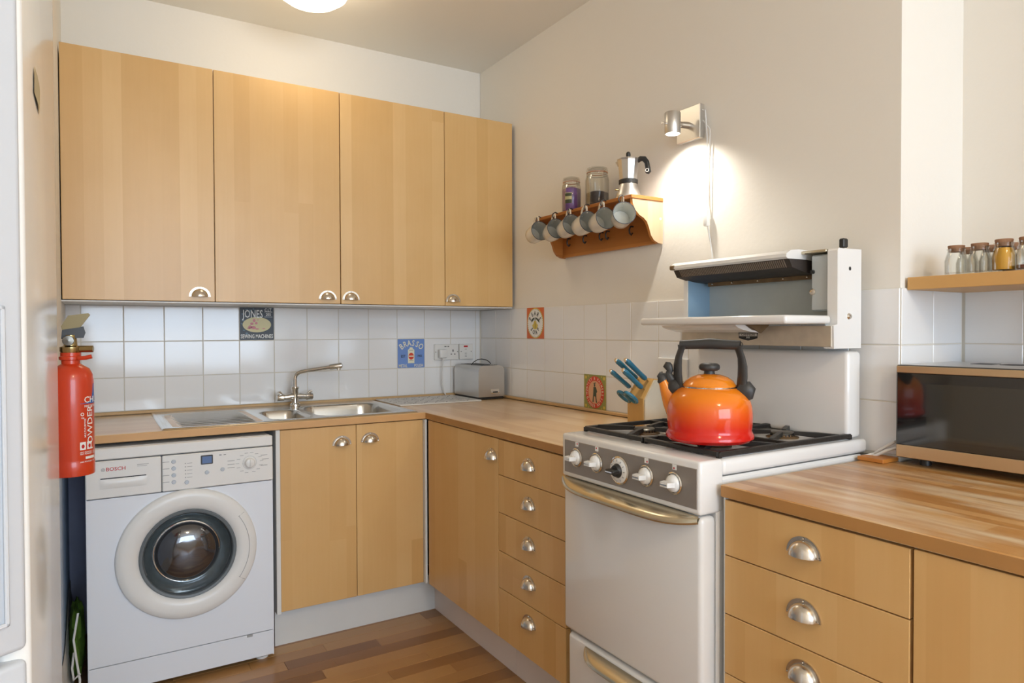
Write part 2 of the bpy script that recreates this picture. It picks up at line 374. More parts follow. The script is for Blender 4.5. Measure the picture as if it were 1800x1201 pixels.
part('shade_lift_patch', MB().box(LX, -1.16, -.005, .003, 0, .86), m_gapwall, wall_back)['label'] = 'wall patch under the worktop, pale blue-grey to lift the shade'
# rear wall with the window the daylight comes through
wx0, wx1, wz0, wz1 = -2.4, .2, .8, 2.4
mb = MB().box(LX2-.1, wx0, YB-.1, YB, 0, ZC).box(wx1, AX+.1, YB-.1, YB, 0, ZC).box(wx0, wx1, YB-.1, YB, 0, wz0).box(wx0, wx1, YB-.1, YB, wz1, ZC)
wall_front = struct('wall_front', mb, m_paint)
mb = MB()
for a in (wx0, (2*wx0+wx1)/3, (wx0+2*wx1)/3, wx1): mb.box(a-.03, a+.03, YB-.08, YB-.03, wz0, wz1)
for a in (wz0, (wz0+wz1)/2, wz1): mb.box(wx0, wx1, YB-.079, YB-.031, a-.025, a+.025)
struct('window_1', mb, m_white_plastic)

# ---- tiles
T = .1525; G = .0012; TZ = (1.2, 1.352, 1.048, .895)
tile_meshes = {}
def tile_mesh(wd, h):
    k_ = (round(wd, 4), round(h, 4))
    if k_ not in tile_meshes:
        a, c, d, bv = wd/2-G, h/2-G, .006, .0016
        v = [(-a, 0, -c), (a, 0, -c), (a, 0, c), (-a, 0, c), (-a, -d+bv, -c), (a, -d+bv, -c), (a, -d+bv, c), (-a, -d+bv, c), (-a+bv, -d, -c+bv), (a-bv, -d, -c+bv), (a-bv, -d, c-bv), (-a+bv, -d, c-bv)]
        f = [(0, 1, 5, 4), (1, 2, 6, 5), (2, 3, 7, 6), (3, 0, 4, 7), (4, 5, 9, 8), (5, 6, 10, 9), (6, 7, 11, 10), (7, 4, 8, 11), (8, 9, 10, 11)]
        tile_meshes[k_] = MB().add(v, f).mesh('tile', m_tile)
    return tile_meshes[k_]
SPECIAL = {}
def put_tile(wall, plane, a0, a1, z0, z1, key=None):
    """plane 'b': back wall, a = x; 'r': right wall facing -x at given x, a = y; 'c': return facing -y"""
    me = tile_mesh(abs(a1-a0), z1-z0); c = (a0+a1)/2; zc = (z0+z1)/2
    if plane[0] == 'b': loc = (c, plane[1], zc); rot = 0
    else: loc = (plane[1], c, zc); rot = -PI/2
    o = part('tile', None, None, wall, loc=loc, rot=(random.uniform(-.006, .006), random.uniform(-.001, .001), rot+random.uniform(-.006, .006)), mesh=me)
    if key: SPECIAL[key] = o
    return o
rowz = [(1.2, 1.352), (1.048, 1.2), (.907, 1.048)]
def edges(first, end, start):
    e_ = [start]; a = first
    while a > end+.01: e_.append(a); a -= T
    e_.append(end); return e_
eb = edges(-.0323, LX, -.006)
for i in range(len(eb)-1):
    for r_, (z0, z1) in enumerate(rowz):
        key = 'jones' if (r_ == 0 and eb[i] > -1.17 and eb[i] < -1.09) else 'brasso' if (r_ == 1 and abs(eb[i]+.3373) < .05) else None
        put_tile(wall_back, ('b', .004), eb[i], eb[i+1], z0, z1, key)
er = edges(-.1692, CHY, -.006)
for i in range(len(er)-1):
    for r_, (z0, z1) in enumerate(rowz):
        key = 'pears' if (r_ == 0 and abs(er[i]+.4742) < .05) else 'ginger' if (r_ == 2 and abs(er[i]+.9317) < .05) else None
        put_tile(wall_right, ('r', .004), er[i], er[i+1], z0, z1, key)
ec = [.0, .158, AX-.004]
for i in range(2):
    for z0, z1 in rowz: put_tile(wall_right, ('b', CHY+.003), ec[i], ec[i+1], z0, z1)
ea = edges(CHY-.155, -3.6, CHY-.008)
for i in range(len(ea)-1):
    for z0, z1 in rowz: put_tile(wall_alcove, ('r', AX+.004), ea[i], ea[i+1], z0, z1)
part('grout', MB().box(LX, -.001, -.0010, .004, .9, 1.351), m_grout, wall_back)
part('grout', MB().box(-.0010, .004, CHY+.002, -.001, .9, 1.351), m_grout, wall_right)
part('grout', MB().box(.001, AX, CHY-.0020, CHY+.003, .9, 1.351), m_grout, wall_right)
part('grout', MB().box(AX-.001, AX+.004, -3.6, CHY, .9, 1.351), m_grout, wall_alcove)
# ---- picture tiles (printed on the tile they belong to)
c_navy = flatcol('print_navy', 34, 44, 54); c_cream = flatcol('print_cream', 214, 202, 150); c_pink = flatcol('print_pink', 206, 120, 130)
c_sky = flatcol('print_sky', 112, 146, 208); c_lite = flatcol('print_light', 236, 232, 206); c_rd = flatcol('print_vermilion', 214, 70, 44)
c_or = flatcol('print_orange', 216, 106, 44); c_yel = flatcol('print_yellow', 214, 190, 80); c_olive = flatcol('print_olive', 150, 150, 78); c_peach = flatcol('print_peach', 222, 170, 130)
c_dgreen = flatcol('print_dark_green', 66, 74, 52); c_tealp = flatcol('print_teal_blotches', 84, 112, 130)
def face_fn(o, w_, d):  # unit coordinates of the tile (-.5...5) -> local point of the tile
    return lambda u, v: (u*w_, -.0062-d, v*.149)
def prints(key, lab, w_, layers):
    o = SPECIAL[key]; o['label'] = lab; o.rotation_euler = (0, 0, o.rotation_euler.z if abs(o.rotation_euler.z) > 1 else 0)
    for i, (nm, m, draw) in enumerate(layers):
        mb = MB(); draw(mb, face_fn(o, w_, .0004*(i+1))); q = part(nm, mb, m, o, local=True)
W_ = .149
prints('jones', 'dark navy tile reading JONES SEWING MACHINES with a cream oval', W_, [
    ('printed_ground', c_navy, lambda mb, f: rect(mb, f, -.5, .5, -.5, .5)),
    ('printed_blotch', c_tealp, lambda mb, f: [ell(mb, f, x_, y_, .02+.03*random.random(), .015+.025*random.random(), 7) for x_, y_ in [(-.42, .3), (-.3, .44), (-.2, .4), (-.4, .1), (-.38, -.2), (-.3, -.3), (-.44, .0), (-.1, .45), (-.25, -.34), (-.44, -.35), (-.33, .22), (-.1, .2)]]),
    ('printed_oval', c_cream, lambda mb, f: ell(mb, f, .0, -.03, .42, .235)),
    ('printed_motif', c_pink, lambda mb, f: [ell(mb, f, x_, y_, a, b_, 9) for x_, y_, a, b_ in [(-.2, -.1, .06, .05), (-.1, -.12, .07, .05), (-.15, -.0, .05, .04), (-.08, .1, .04, .05), (.0, -.16, .06, .02), (-.02, .02, .04, .04), (-.24, -.14, .05, .02), (.03, .12, .02, .015), (.2, -.15, .05, .015)]]),
    ('lettering', m_print_white, lambda mb, f: (text(mb, 'JONES', .34, f, .62, 1, -.12, .29), text(mb, 'SEWING MACHINES', .19, f, .56, .9, 0, -.395), rect(mb, f, .22, .46, .36, .372), rect(mb, f, .22, .46, .205, .217), text(mb, 'C.LT', .13, f, .8, 1, .33, .425), text(mb, '205', .13, f, .8, 1, .34, .285)))])
prints('brasso', 'blue tile reading BRASSO METAL POLISH with a white tin', W_, [
    ('printed_ground', c_sky, lambda mb, f: rect(mb, f, -.5, .5, -.5, .5)),
    ('printed_tin', c_lite, lambda mb, f: (poly(mb, f, [(-.12, -.34), (.12, -.34), (.12, .12), (.06, .17), (.05, .21), (-.05, .21), (-.06, .17), (-.12, .12)]))),
    ('printed_seal', c_rd, lambda mb, f: ell(mb, f, 0, -.1, .1, .12)),
    ('printed_bands', m_print_black, lambda mb, f: (rect(mb, f, -.08, .08, .1, .11), rect(mb, f, -.08, .08, -.26, -.25), text(mb, 'EST', .12, f, .9, 1, -.3, -.1), text(mb, '1905', .12, f, .8, 1, .31, -.1))),
    ('lettering', c_lite, lambda mb, f: (arctext(mb, 'BRASSO', .3, f, 0, -.55, .72, .9, 120, 60, .72, .95), text(mb, 'METAL', .14, f, .75, 1, -.31, -.43), text(mb, 'POLISH', .14, f, .75, 1, .28, -.43), rect(mb, f, -.09, .09, -.12, -.08)))])
prints('pears', 'orange tile reading PEARS SOAP around a yellow pear', W_, [
    ('printed_ground', c_or, lambda mb, f: rect(mb, f, -.5, .5, -.5, .5)),
    ('printed_border', c_yel, lambda mb, f: ell(mb, f, 0, 0, .47, .49, 32)),
    ('printed_oval', m_print_white, lambda mb, f: (ell(mb, f, 0, 0, .44, .465, 32))),
    ('printed_dots', m_print_black, lambda mb, f: [ell(mb, f, .425*math.cos(a), .45*math.sin(a), .012, .012, 5) for a in [2*PI*i/40 for i in range(40)]]),
    ('printed_pear', c_yel, lambda mb, f: poly(mb, f, [(.16*math.sin(a)*(1 if math.cos(a) < .2 else .62), -.06-.14*(-math.cos(a))*(-1)*-1*(1.0)) for a in [2*PI*i/20 for i in range(20)]])),
    ('printed_leaves', c_dgreen, lambda mb, f: (poly(mb, f, [(-.02, .16), (-.2, .02), (-.22, .1), (-.1, .18)]), poly(mb, f, [(.02, .16), (.26, .0), (.24, .08), (.1, .18)]), rect(mb, f, -.015, .015, .08, .2), rect(mb, f, .0, .02, -.15, 0))),
    ('lettering', m_print_black, lambda mb, f: (arctext(mb, 'PEARS', .2, f, 0, -.02, .31, .34, 152, 28, .75, 1), arctext(mb, 'SOAP', .19, f, 0, .02, .26, .33, 222, 318, .75, 1, True)))])
prints('ginger', 'green tile reading HUNTLEY & PALMERS GINGER NUTS around a walking figure', W_, [
    ('printed_ground', c_olive, lambda mb, f: rect(mb, f, -.5, .5, -.5, .5)),
    ('printed_corners', c_yel, lambda mb, f: [ell(mb, f, x_*.41, y_*.41, .05, .05, 8) for x_ in (-1, 1) for y_ in (-1, 1)]+[ell(mb, f, x_*.3, y_*.45, .03, .02, 8) for x_ in (-1, 1) for y_ in (-1, 1)]+[rect(mb, f, -.47, -.46, -.47, .47), rect(mb, f, .46, .47, -.47, .47)]),
    ('printed_ring', c_rd, lambda mb, f: ell(mb, f, 0, 0, .42, .46, 36)),
    ('printed_oval', c_peach, lambda mb, f: ell(mb, f, 0, 0, .29, .33, 32)),
    ('printed_figure', c_dgreen, lambda mb, f: (ell(mb, f, .0, .2, .035, .045, 10), poly(mb, f, [(-.06, .23), (.07, .26), (.04, .28), (-.02, .27)]), poly(mb, f, [(-.05, .15), (.06, .15), (.12, .02), (.08, -.02), (.08, -.14), (.1, -.26), (.12, -.29), (.06, -.29), (.03, -.12), (-.03, -.12), (-.05, -.29), (-.1, -.29), (-.07, -.1), (-.06, .0)]))),
    ('lettering', c_lite, lambda mb, f: (arctext(mb, 'HUNTLEY & PALMERS', .115, f, 0, 0, .355, .395, 188, -8, .8, 1), arctext(mb, 'GINGER NUTS', .115, f, 0, 0, .355, .395, 206, 334, .8, 1, True)))])

# timber bead where worktop meets tiles
struct('trim_1', MB().box(LX, -.008, -.016, -.0025, .893, .907, .003), m_bead)
struct('trim_2', MB().box(-.016, -.0025, -1.64, -.008, .893, .907, .003), m_bead)
struct('trim_3', MB().box(LX, -.01, -.35, .0, 1.3525, 1.358), m_laminate)

# ================================================================== CABINETS
def cup_mesh():
    mb = MB(); n = 16; k_ = 8
    mb.grid(n, k_, lambda u, v: (.031*math.cos(PI*u)*math.cos(v*PI/2*.999), -.003-.024*math.sin(v*PI/2), .031*math.sin(PI*u)*math.cos(v*PI/2*.999)))
    mb.grid(n, 1, lambda u, v: (math.cos(PI*u)*(.030+.009*v), -.003, math.sin(PI*u)*(.030+.008*v)), False)
    mb.grid(n, 1, lambda u, v: (math.cos(PI*u)*.039, -.003*v, math.sin(PI*u)*.038), False)
    for a in (.08, PI/2, PI-.08): mb.lathe([(0, .0035), (.0018, .003), (.0022, .001)], 8, Matrix.Translation((.035*math.cos(a), -.003, .034*math.sin(a))) @ Matrix.Rotation(PI/2, 4, 'X'))
    return mb.mesh('cup_handle', m_nickel, fix=False)
CUP = cup_mesh()
def cup(parent, x, y, z, side=False, dy=0):
    o = part('cup_handle', None, None, parent, loc=(x, y, z), rot=(0, 0, -PI/2 if side else 0), mesh=CUP)
    return o
def cab(name, label, cat, loc): return thing(name, label, cat, loc)
FY = -.36
uz0, uz1 = 1.36, 2.279
def wall_cab(label, xs, cups, loc):
    t = cab('wall_cabinet', label, 'cabinet', loc)
    x0, x1 = xs[0], xs[-1]
    part('carcass', MB().box(x0+.002, x1-.002, FY+.021, .002, uz0+.004, uz1-.004), m_laminate, t)
    for i in range(len(xs)-1):
        d = part('cabinet_door', MB().box(xs[i]+.0014, xs[i+1]-.0014, FY, FY+.018, uz0, uz1, .0012), m_birch, t)
        cup(d, cups[i], FY, 1.379)
    return t
wall_cab('wide birch-veneer wall cabinet of two doors nearest the left wall', [-1.9126, -1.4025, -.8949], [-1.459, -.952], (-1.404, 0, uz0))
wall_cab('birch-veneer wall cabinet of two doors in the corner by the right wall', [-.8940, -.3897, -.012], [-.849, -.349], (-.45, 0, uz0))
# --- base, back run
BY = -.602
t = cab('sink_cabinet', 'birch-fronted two-door base cabinet under the sink', 'cabinet', (-.92, -.3, 0))
part('carcass', MB().box(-1.228, -1.212, BY, -.02, .15, .862, .001).box(-1.212, -.64, BY+.02, BY+.03, .15, .70).box(-1.212, -.60, -.57, -.02, .15, .166), m_laminate, t)
part('plinth', MB().box(-1.222, -.5315, -.5312, -.515, 0, .157), m_skirt, t)
d = part('cabinet_door', MB().box(-1.2118, -.9118, BY, BY+.018, .158, .860, .0012), m_birch_low, t); cup(d, -.971, BY, .783)
d = part('cabinet_door', MB().box(-.9098, -.6165, BY, BY+.018, .158, .860, .0012), m_birch_low, t); cup(d, -.853, BY, .787)
part('corner_post', MB().box(-.6155, -.6062, BY-.018, BY+.02, .158, .862), m_laminate, t)
# --- right run, corner
BX = -.606
t = cab('corner_cabinet', 'birch-fronted single-door base cabinet in the corner right of the sink', 'cabinet', (-.3, -.9, 0))
part('carcass', MB().box(BX+.021, -.02, -1.221, -.62, .15, .862), m_laminate, t)
part('plinth', MB().box(-.5312, -.515, -1.221, -.5312, 0, .157), m_skirt2, t)
d = part('cabinet_door', MB().box(BX, BX+.018, -1.2215, -.634, .158, .860, .0012), m_birch_low, t); cup(d, BX, -1.179, .784, True)
t = cab('drawer_unit', 'birch-fronted stack of five drawers between the corner cupboard and the cooker', 'drawers', (-.3, -1.42, 0))
part('carcass', MB().box(BX+.021, -.02, -1.628, -1.223, .15, .862), m_laminate, t)
part('plinth', MB().box(-.5312, -.515, -1.628, -1.2225, 0, .157), m_skirt2, t)
zs = [.860, .734, .601, .466, .335, .158]
def drawers(t, y0, y1, zs, cz=None):
    for i in range(len(zs)-1):
        d = part('drawer_front', MB().box(BX, BX+.018, y1, y0, zs[i+1]+.0012, zs[i]-.0012, .0012), m_birch_low, t)
        cup(d, BX, (y0+y1)/2+.003, (cz[i] if cz else (zs[i]+zs[i+1])/2)-.013, True)
drawers(t, -1.2245, -1.627, zs, [.799, .672, .540, .411, .281])
t = cab('drawer_unit', 'birch-fronted drawer stack right of the cooker under the worn worktop', 'drawers', (-.3, -2.44, 0))
part('carcass', MB().box(BX+.021, -.01, -2.648, -2.234, .15, .862).box(BX+.004, BX+.021, -2.2345, -2.2305, .15, .862), m_laminate, t)
part('plinth', MB().box(-.5312, -.515, -2.648, -2.234, 0, .157), m_skirt2, t)
drawers(t, -2.236, -2.646, zs, [.802, .676, .552, .411, .281])
t = cab('base_cabinet', 'birch-fronted cupboard at the right edge of the photo, below the worn worktop', 'cabinet', (-.3, -3.0, 0))
part('carcass', MB().box(BX+.021, .29, -3.6, -2.650, .15, .862), m_laminate, t)
part('plinth', MB().box(-.5312, -.515, -3.6, -2.649, 0, .157), m_skirt2, t)
d = part('cabinet_door', MB().box(BX, BX+.018, -3.15, -2.652, .158, .860, .0012), m_birch_low, t); cup(d, BX, -3.1, .784, True)
d = part('cabinet_door', MB().box(BX, BX+.018, -3.6, -3.153, .158, .860, .0012), m_birch_low, t); cup(d, BX, -3.2, .784, True)

# ================================================================== WORKTOPS
WZ = .892; WB = .864
hx0, hx1, hy0, hy1 = -1.245, -.64, -.545, -.115
mb = MB().box(LX, -.6095, -.613, hy0, WB, WZ, .002).box(LX, -.6095, hy1, -.0165, WB, WZ).box(LX, hx0, hy0-.0015, hy1, WB, WZ).box(hx1, -.6095, hy0-.0015, hy1, WB, WZ)
solo('worktop', mb, m_wt_x, 'pale wood worktop holding the sink above the washing machine', 'worktop'); wt1 = bpy.context.scene.objects['worktop']; part('front_edge', MB().box(LX, -.6095, -.6142, -.6128, WB+.002, WZ-.002), m_edge1, wt1)
mb = MB().box(-.609, -.0165, -1.655, -.0165, WB, WZ, .002)
solo('worktop', mb, m_wt_y, 'pale wood worktop from the corner to the cooker, under the toaster', 'worktop'); part('front_edge', MB().box(-.6102, -.6088, -1.655, -.615, WB+.002, WZ-.002), m_edge2, bpy.context.scene.objects['worktop.001'])
mb = MB().box(-.609, -.003, -3.6, -2.228, WB, WZ, .002).box(-.0055, AX-.006, -3.6, -2.303, WB, WZ-.0001)
solo('worktop', mb, m_wt_w, 'worn streaky wood worktop right of the cooker, under the microwave', 'worktop'); part('front_edge', MB().box(-.6102, -.6088, -3.6, -2.2285, WB+.002, WZ-.002), m_edge2, bpy.context.scene.objects['worktop.002'])

# ================================================================== SINK
t = thing('kitchen_sink', 'stainless steel sink with ribbed drainer and one and a half bowls', 'sink', (-1.12, -.33, WZ))
SX0, SX1, SY0, SY1 = -1.615, -.632, -.592, -.022
def sm(a, b_, x): x = max(0, min(1, (x-a)/(b_-a))); return x*x*(3-2*x)
def rrd(x, y, x0, x1, y0, y1, r):  # signed distance to a rounded rectangle (neg inside)
    cx, cy = (x0+x1)/2, (y0+y1)/2; qx, qy = abs(x-cx)-(x1-x0)/2+r, abs(y-cy)-(y1-y0)/2+r
    return math.hypot(max(qx, 0), max(qy, 0))+min(max(qx, qy), 0)-r
def sinkz(x, y):
    z = WZ+.0045
    e_ = min(x-SX0, SX1-x, y-SY0, SY1-y); z -= .004*(1-sm(0, .006, e_)); z -= .0012*sm(.012, .018, e_)
    d1 = rrd(x, y, -1.225, -1.062, -.535, -.225, .05); d2 = rrd(x, y, -1.035, -.665, -.535, -.125, .085)
    z -= .10*sm(0, -.035, d1) if d1 < 0 else 0; z -= .155*sm(0, -.04, d2) if d2 < 0 else 0
    dd = rrd(x, y, -1.585, -1.245, -.56, -.10, .05)
    if dd < 0:
        z -= .0035*sm(0, -.012, dd)
        if dd < -.03: z += .0045*abs(math.cos((y+.33)*PI/.048))**5*sm(-.03, -.045, dd)
    return z
nx, ny = 330, 190
mb = MB().grid(nx, ny, lambda u, v: (SX0+(SX1-SX0)*u, SY0+(SY1-SY0)*v, sinkz(SX0+(SX1-SX0)*u, SY0+(SY1-SY0)*v)))
part('basin', mb, m_sink, t)
for x_, y_, z_ in ((-1.145, -.38, WZ-.096), (-.85, -.33, WZ-.151)):
    part('drain', MB().lathe([(0, .001), (.03, .002), (.036, .004), (.04, 0)], 24, Matrix.Translation((x_, y_, z_+.001))), m_chrome, t)
# tap
tx, ty = -1.027, -.085; z0 = WZ+.004
t = thing('mixer_tap', 'chrome pillar mixer tap with angled swivel spout behind the sink', 'tap', (tx, ty, z0))
part('tap_body', MB().lathe([(0, 0), (.025, 0), (.024, .008), (.017, .014), (.016, .075), (.019, .08), (.019, .088), (.013, .09), (0, .09)], 24, Matrix.Translation((tx, ty, z0)))
     .tube([(tx-.05, ty, z0+.042), (tx-.02, ty, z0+.045), (tx+.02, ty, z0+.045), (tx+.05, ty, z0+.042)], [.012, .015, .015, .012], 14), m_chrome, t)
for s_ in (-1, 1):
    h = part('tap_handle', MB().lathe([(0, .0), (.013, 0), (.0165, .003), (.0165, .03), (.014, .033), (0, .033)], 18, Matrix.Translation((tx+s_*.048, ty, z0+.042)) @ Matrix.Rotation(s_*PI/2, 4, 'Y')), m_chrome, t)
    part('tap_lever', MB().tube([(tx+s_*.055, ty, z0+.052), (tx+s_*.07, ty-.004, z0+.066), (tx+s_*.078, ty-.008, z0+.066)], [.006, .007, .005], 10), m_chrome, h)
pts = [(tx, ty, z0+.085), (tx, ty, z0+.125)]
P0, P1 = Vector((tx, ty, z0+.155)), Vector((-.86, -.17, 1.078))
for i in range(7):
    a = i/6; pts.append(tuple((1-a)**2*Vector((tx, ty, z0+.125))+2*a*(1-a)*P0+a*a*(P0+(P1-P0)*.25)))
pts.append(tuple(P1))
part('spout', MB().tube(pts, .0095, 14), m_chrome, t)
dv = (P1-P0).normalized()
part('spout_nozzle', MB().tube([P1-dv*.03, P1-dv*.028, P1+dv*.022, P1+dv*.028, P1+dv*.031], [.010, .0135, .0135, .011, .004], 14).tube([P1+dv*.012, P1+dv*.012-Vector((0, 0, .02))], .009, 12), m_chrome, t)

# ================================================================== WASHING MACHINE
WX0, WX1, WY, WT = -1.846, -1.248, -.6386, .851
t = thing('washing_machine', 'white front-loading washing machine under the worktop at left', 'washing machine', (-1.547, -.34, 0))
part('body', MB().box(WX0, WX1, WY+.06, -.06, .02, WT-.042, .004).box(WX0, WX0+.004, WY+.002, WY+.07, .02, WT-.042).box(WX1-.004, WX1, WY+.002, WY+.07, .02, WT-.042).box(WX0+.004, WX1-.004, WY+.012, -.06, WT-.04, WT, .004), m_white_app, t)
dcx, dcz = -1.537, .455; nn = 72; o_v = []; i_v = []; b_v = []
for i in range(nn):
    a = 2*PI*i/nn; c_, s_ = math.cos(a), math.sin(a)
    k_ = min((WX1-.001-dcx)/c_ if c_ > 1e-6 else 9, (WX0+.001-dcx)/c_ if c_ < -1e-6 else 9, (.681-dcz)/s_ if s_ > 1e-6 else 9, (.117-dcz)/s_ if s_ < -1e-6 else 9)
    o_v.append((dcx+c_*k_, WY, dcz+s_*k_)); i_v.append((dcx+.15*c_, WY, dcz+.15*s_)); b_v.append((dcx+.15*c_, WY+.012, dcz+.15*s_))
for cx_, cz_ in ((WX1-.001, .681), (WX0+.001, .681), (WX0+.001, .117), (WX1-.001, .117)):
    j = min(range(nn), key=lambda q: (o_v[q][0]-cx_)**2+(o_v[q][2]-cz_)**2); o_v[j] = (cx_, WY, cz_)
mb = MB().add(o_v+i_v+b_v, [(i, (i+1) % nn, (i+1) % nn+nn, i+nn) for i in range(nn)]+[(i+nn, (i+1) % nn+nn, (i+1) % nn+2*nn, i+2*nn) for i in range(nn)])
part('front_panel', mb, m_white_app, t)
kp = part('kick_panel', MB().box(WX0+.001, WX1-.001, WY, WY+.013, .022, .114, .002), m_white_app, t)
part('access_flap', MB().box(-1.345, -1.325, WY-.001, WY+.004, .106, .1135), m_print_grey, kp)
part('control_fascia', MB().box(-1.619, WX1, WY-.006, WY+.012, .684, .809, .003), m_white_plastic, t)
part('top_rail', MB().box(WX0, WX1, WY-.003, WY+.02, .8125, WT-.001, .003), m_white_plastic, t)
dr = part('detergent_drawer', MB().box(WX0, -1.6215, WY-.006, WY+.012, .684, .809, .003), m_white_plastic, t)
part('drawer_grip', MB().grid(16, 6, lambda u, v: (-1.805+.14*u, WY-.0068-.004*math.sin(PI*u)**.5*math.sin(PI*v), .715+.033*v)), m_white_plastic, dr)
part('grip_slot', MB().box(-1.803, -1.668, WY-.0075, WY-.005, .7485, .7515), m_dark, dr)
fF = lambda u, v: (u, WY-.0066, v)
mb = MB(); text(mb, 'BOSCH', .017, fF, 1.05, 1, -1.758, .780); part('lettering', mb, m_print_red, dr)
mb = MB(); ell(mb, fF, -1.795, .780, .006, .006, 16, .75); rect(mb, fF, -1.798, -1.792, .7785, .7815); rect(mb, fF, -1.735+.04, -1.66, .787, .789); rect(mb, fF, -1.695, -1.665, .782, .7835); part('emblem', mb, m_print_grey, dr)['kind'] = 'stuff'
kn = part('programme_knob', MB().lathe([(0, .016), (.010, .016), (.015, .014), (.018, .004), (.0215, .002), (.0215, 0)], 32, RX((-1.331, WY-.006, .757), '-y')).box(-1.3325, -1.3295, WY-.026, WY-.014, .743, .771, .001), m_white_plastic, t)
mb = MB(); [mb.box(-.0006, .0006, 0, .0004, .0225, .0255, M=Matrix.Translation((-1.331, WY-.0068, .757)) @ Matrix.Rotation(2*PI*i/36, 4, 'Y')) for i in range(36)]
for i, a in enumerate([-70, -45, -20, 5, 30, 55, 80, 105, 130, 155, 180, 205, 230, 255]):
    a_ = math.radians(a); r_ = .037; x_, z_ = -1.331+r_*1.15*math.cos(a_), .757+r_*math.sin(a_); rect(mb, fF, x_-.006, x_+.006, z_-.0008, z_+.0008)
for x_, z_ in ((-1.395, .77), (-1.395, .757), (-1.395, .745), (-1.28, .78), (-1.275, .765), (-1.28, .742)): rect(mb, fF, x_-.012, x_+.012, z_-.001, z_+.001)
for k_ in range(5): rect(mb, fF, -1.548, -1.544, .775-.0125*k_, .778-.0125*k_); rect(mb, fF, -1.541, -1.524, .7755-.0125*k_, .777-.0125*k_)
for k_ in range(4): rect(mb, fF, -1.618, -1.597, .786-.0235*k_, .788-.0235*k_)
for x_ in (-1.435, -1.42): rect(mb, fF, x_, x_+.008, .793, .797)
part('panel_print', mb, m_print_grey, t)['kind'] = 'stuff'
for k_ in range(4): part('button', MB().lathe([(0, .003), (.006, .003), (.0075, 0)], 16, RX((-1.583, WY-.006, .786-.0238*k_), '-y')), m_panelgrey, t)
for x_, z_ in ((-1.542, .709), (-1.476, .737), (-1.424, .742)): part('button', MB().lathe([(0, .003), (.006, .003), (.0075, 0)], 16, RX((x_, WY-.006, z_), '-y')), m_panelgrey, t)
df = part('display', MB().box(-1.496, -1.456, WY-.0085, WY-.004, .766, .799, .002), m_lcdf, t)
part('display_screen', MB().box(-1.4915, -1.4605, WY-.0092, WY-.0075, .7705, .7945), m_lcd, df)
# door
DC = Vector((-1.537, WY, .455))
dprof = [(.229, .0), (.228, .008), (.223, .014), (.205, .0175), (.180, .0165), (.163, .011), (.157, .004)]
dd = part('washer_door', MB().lathe(dprof, 72, RX(DC, '-y')), m_white_plastic, t)
mb = MB(); mb.tube([(DC.x+(.197+.004*math.cos(math.radians(a)))*math.cos(math.radians(a)), DC.y-.0178, DC.z+.197*math.sin(math.radians(a))) for a in range(-34, 35, 4)], .0009, 5)
for s_ in (-1, 1): a = math.radians(34*s_); mb.tube([(DC.x+r_*math.cos(a), DC.y-.0178+(r_-.197)*.15, DC.z+r_*math.sin(a)) for r_ in (.197, .21, .222)], .0009, 5)
part('grip_outline', mb, m_print_grey, dd)
part('door_seal_ring', MB().lathe([(.158, .006), (.154, .012), (.147, .010), (.142, .0), (.139, -.03)], 64, RX(DC, '-y')), m_seal, dd)
part('glass_bowl_rim', MB().lathe([(.143, .004), (.139, -.004), (.128, -.022), (.113, -.03), (.108, -.018)], 64, RX(DC+Vector((-.004, -.002, .004)), '-y')), m_bowl, dd)
part('door_glass', MB().lathe([(.108, -.018), (.100, -.002), (.08, .012), (.05, .020), (0, .024)], 64, RX(DC+Vector((-.004, -.002, .004)), '-y')), m_drum, dd)
part('chrome_rim', MB().tube([(DC.x-.006+.106*math.cos(2*PI*i/48), DC.y+.012, DC.z+.006+.106*math.sin(2*PI*i/48)) for i in range(48)], .0028, 8, closed=True), m_chrome, dd)
for x_ in (WX0+.04, WX1-.035):
    for y_ in (-.59, -.1): part('foot', MB().lathe([(0, 0), (.022, 0), (.022, .008), (.012, .012), (.012, .024), (0, .024)], 18, Matrix.Translation((x_, y_, 0))), m_white_plastic, t)
# things in the gap beside the machine
def blob(cx, cy, cz, rx, ry, rz, n=20, k_=12, amp=.12, seed=1):
    random.seed(seed); ph = [random.random()*6 for _ in range(6)]
    def f(u, v):
        a, b_ = 2*PI*u, PI*v; s_ = 1+amp*math.sin(5*a+ph[0])*math.sin(4*b_+ph[1])+amp*.7*math.sin(9*a+ph[2]+5*b_)
        return (cx+rx*s_*math.sin(b_)*math.cos(a), cy+ry*s_*math.sin(b_)*math.sin(a), cz+rz*s_*math.cos(b_))
    return MB().grid(n, k_, f)
solo('mesh_bag', blob(-1.879, -.42, .15, .025, .11, .13), m_green, 'crumpled green mesh bag stuffed between washing machine and left wall', 'bag')
mb = MB().tube([(-1.872, -.60, .30), (-1.885, -.62, .22), (-1.876, -.64, .15), (-1.868, -.66, .10), (-1.872, -.68, .03), (-1.885, -.66, .006)], .0035, 8).tube([(-1.868, -.66, .12), (-1.885, -.65, .10), (-1.89, -.63, .13), (-1.885, -.60, .17)], .0035, 8)
solo('power_cable', mb, m_cable, 'grey cable looping to the floor beside the washing machine', 'cable')

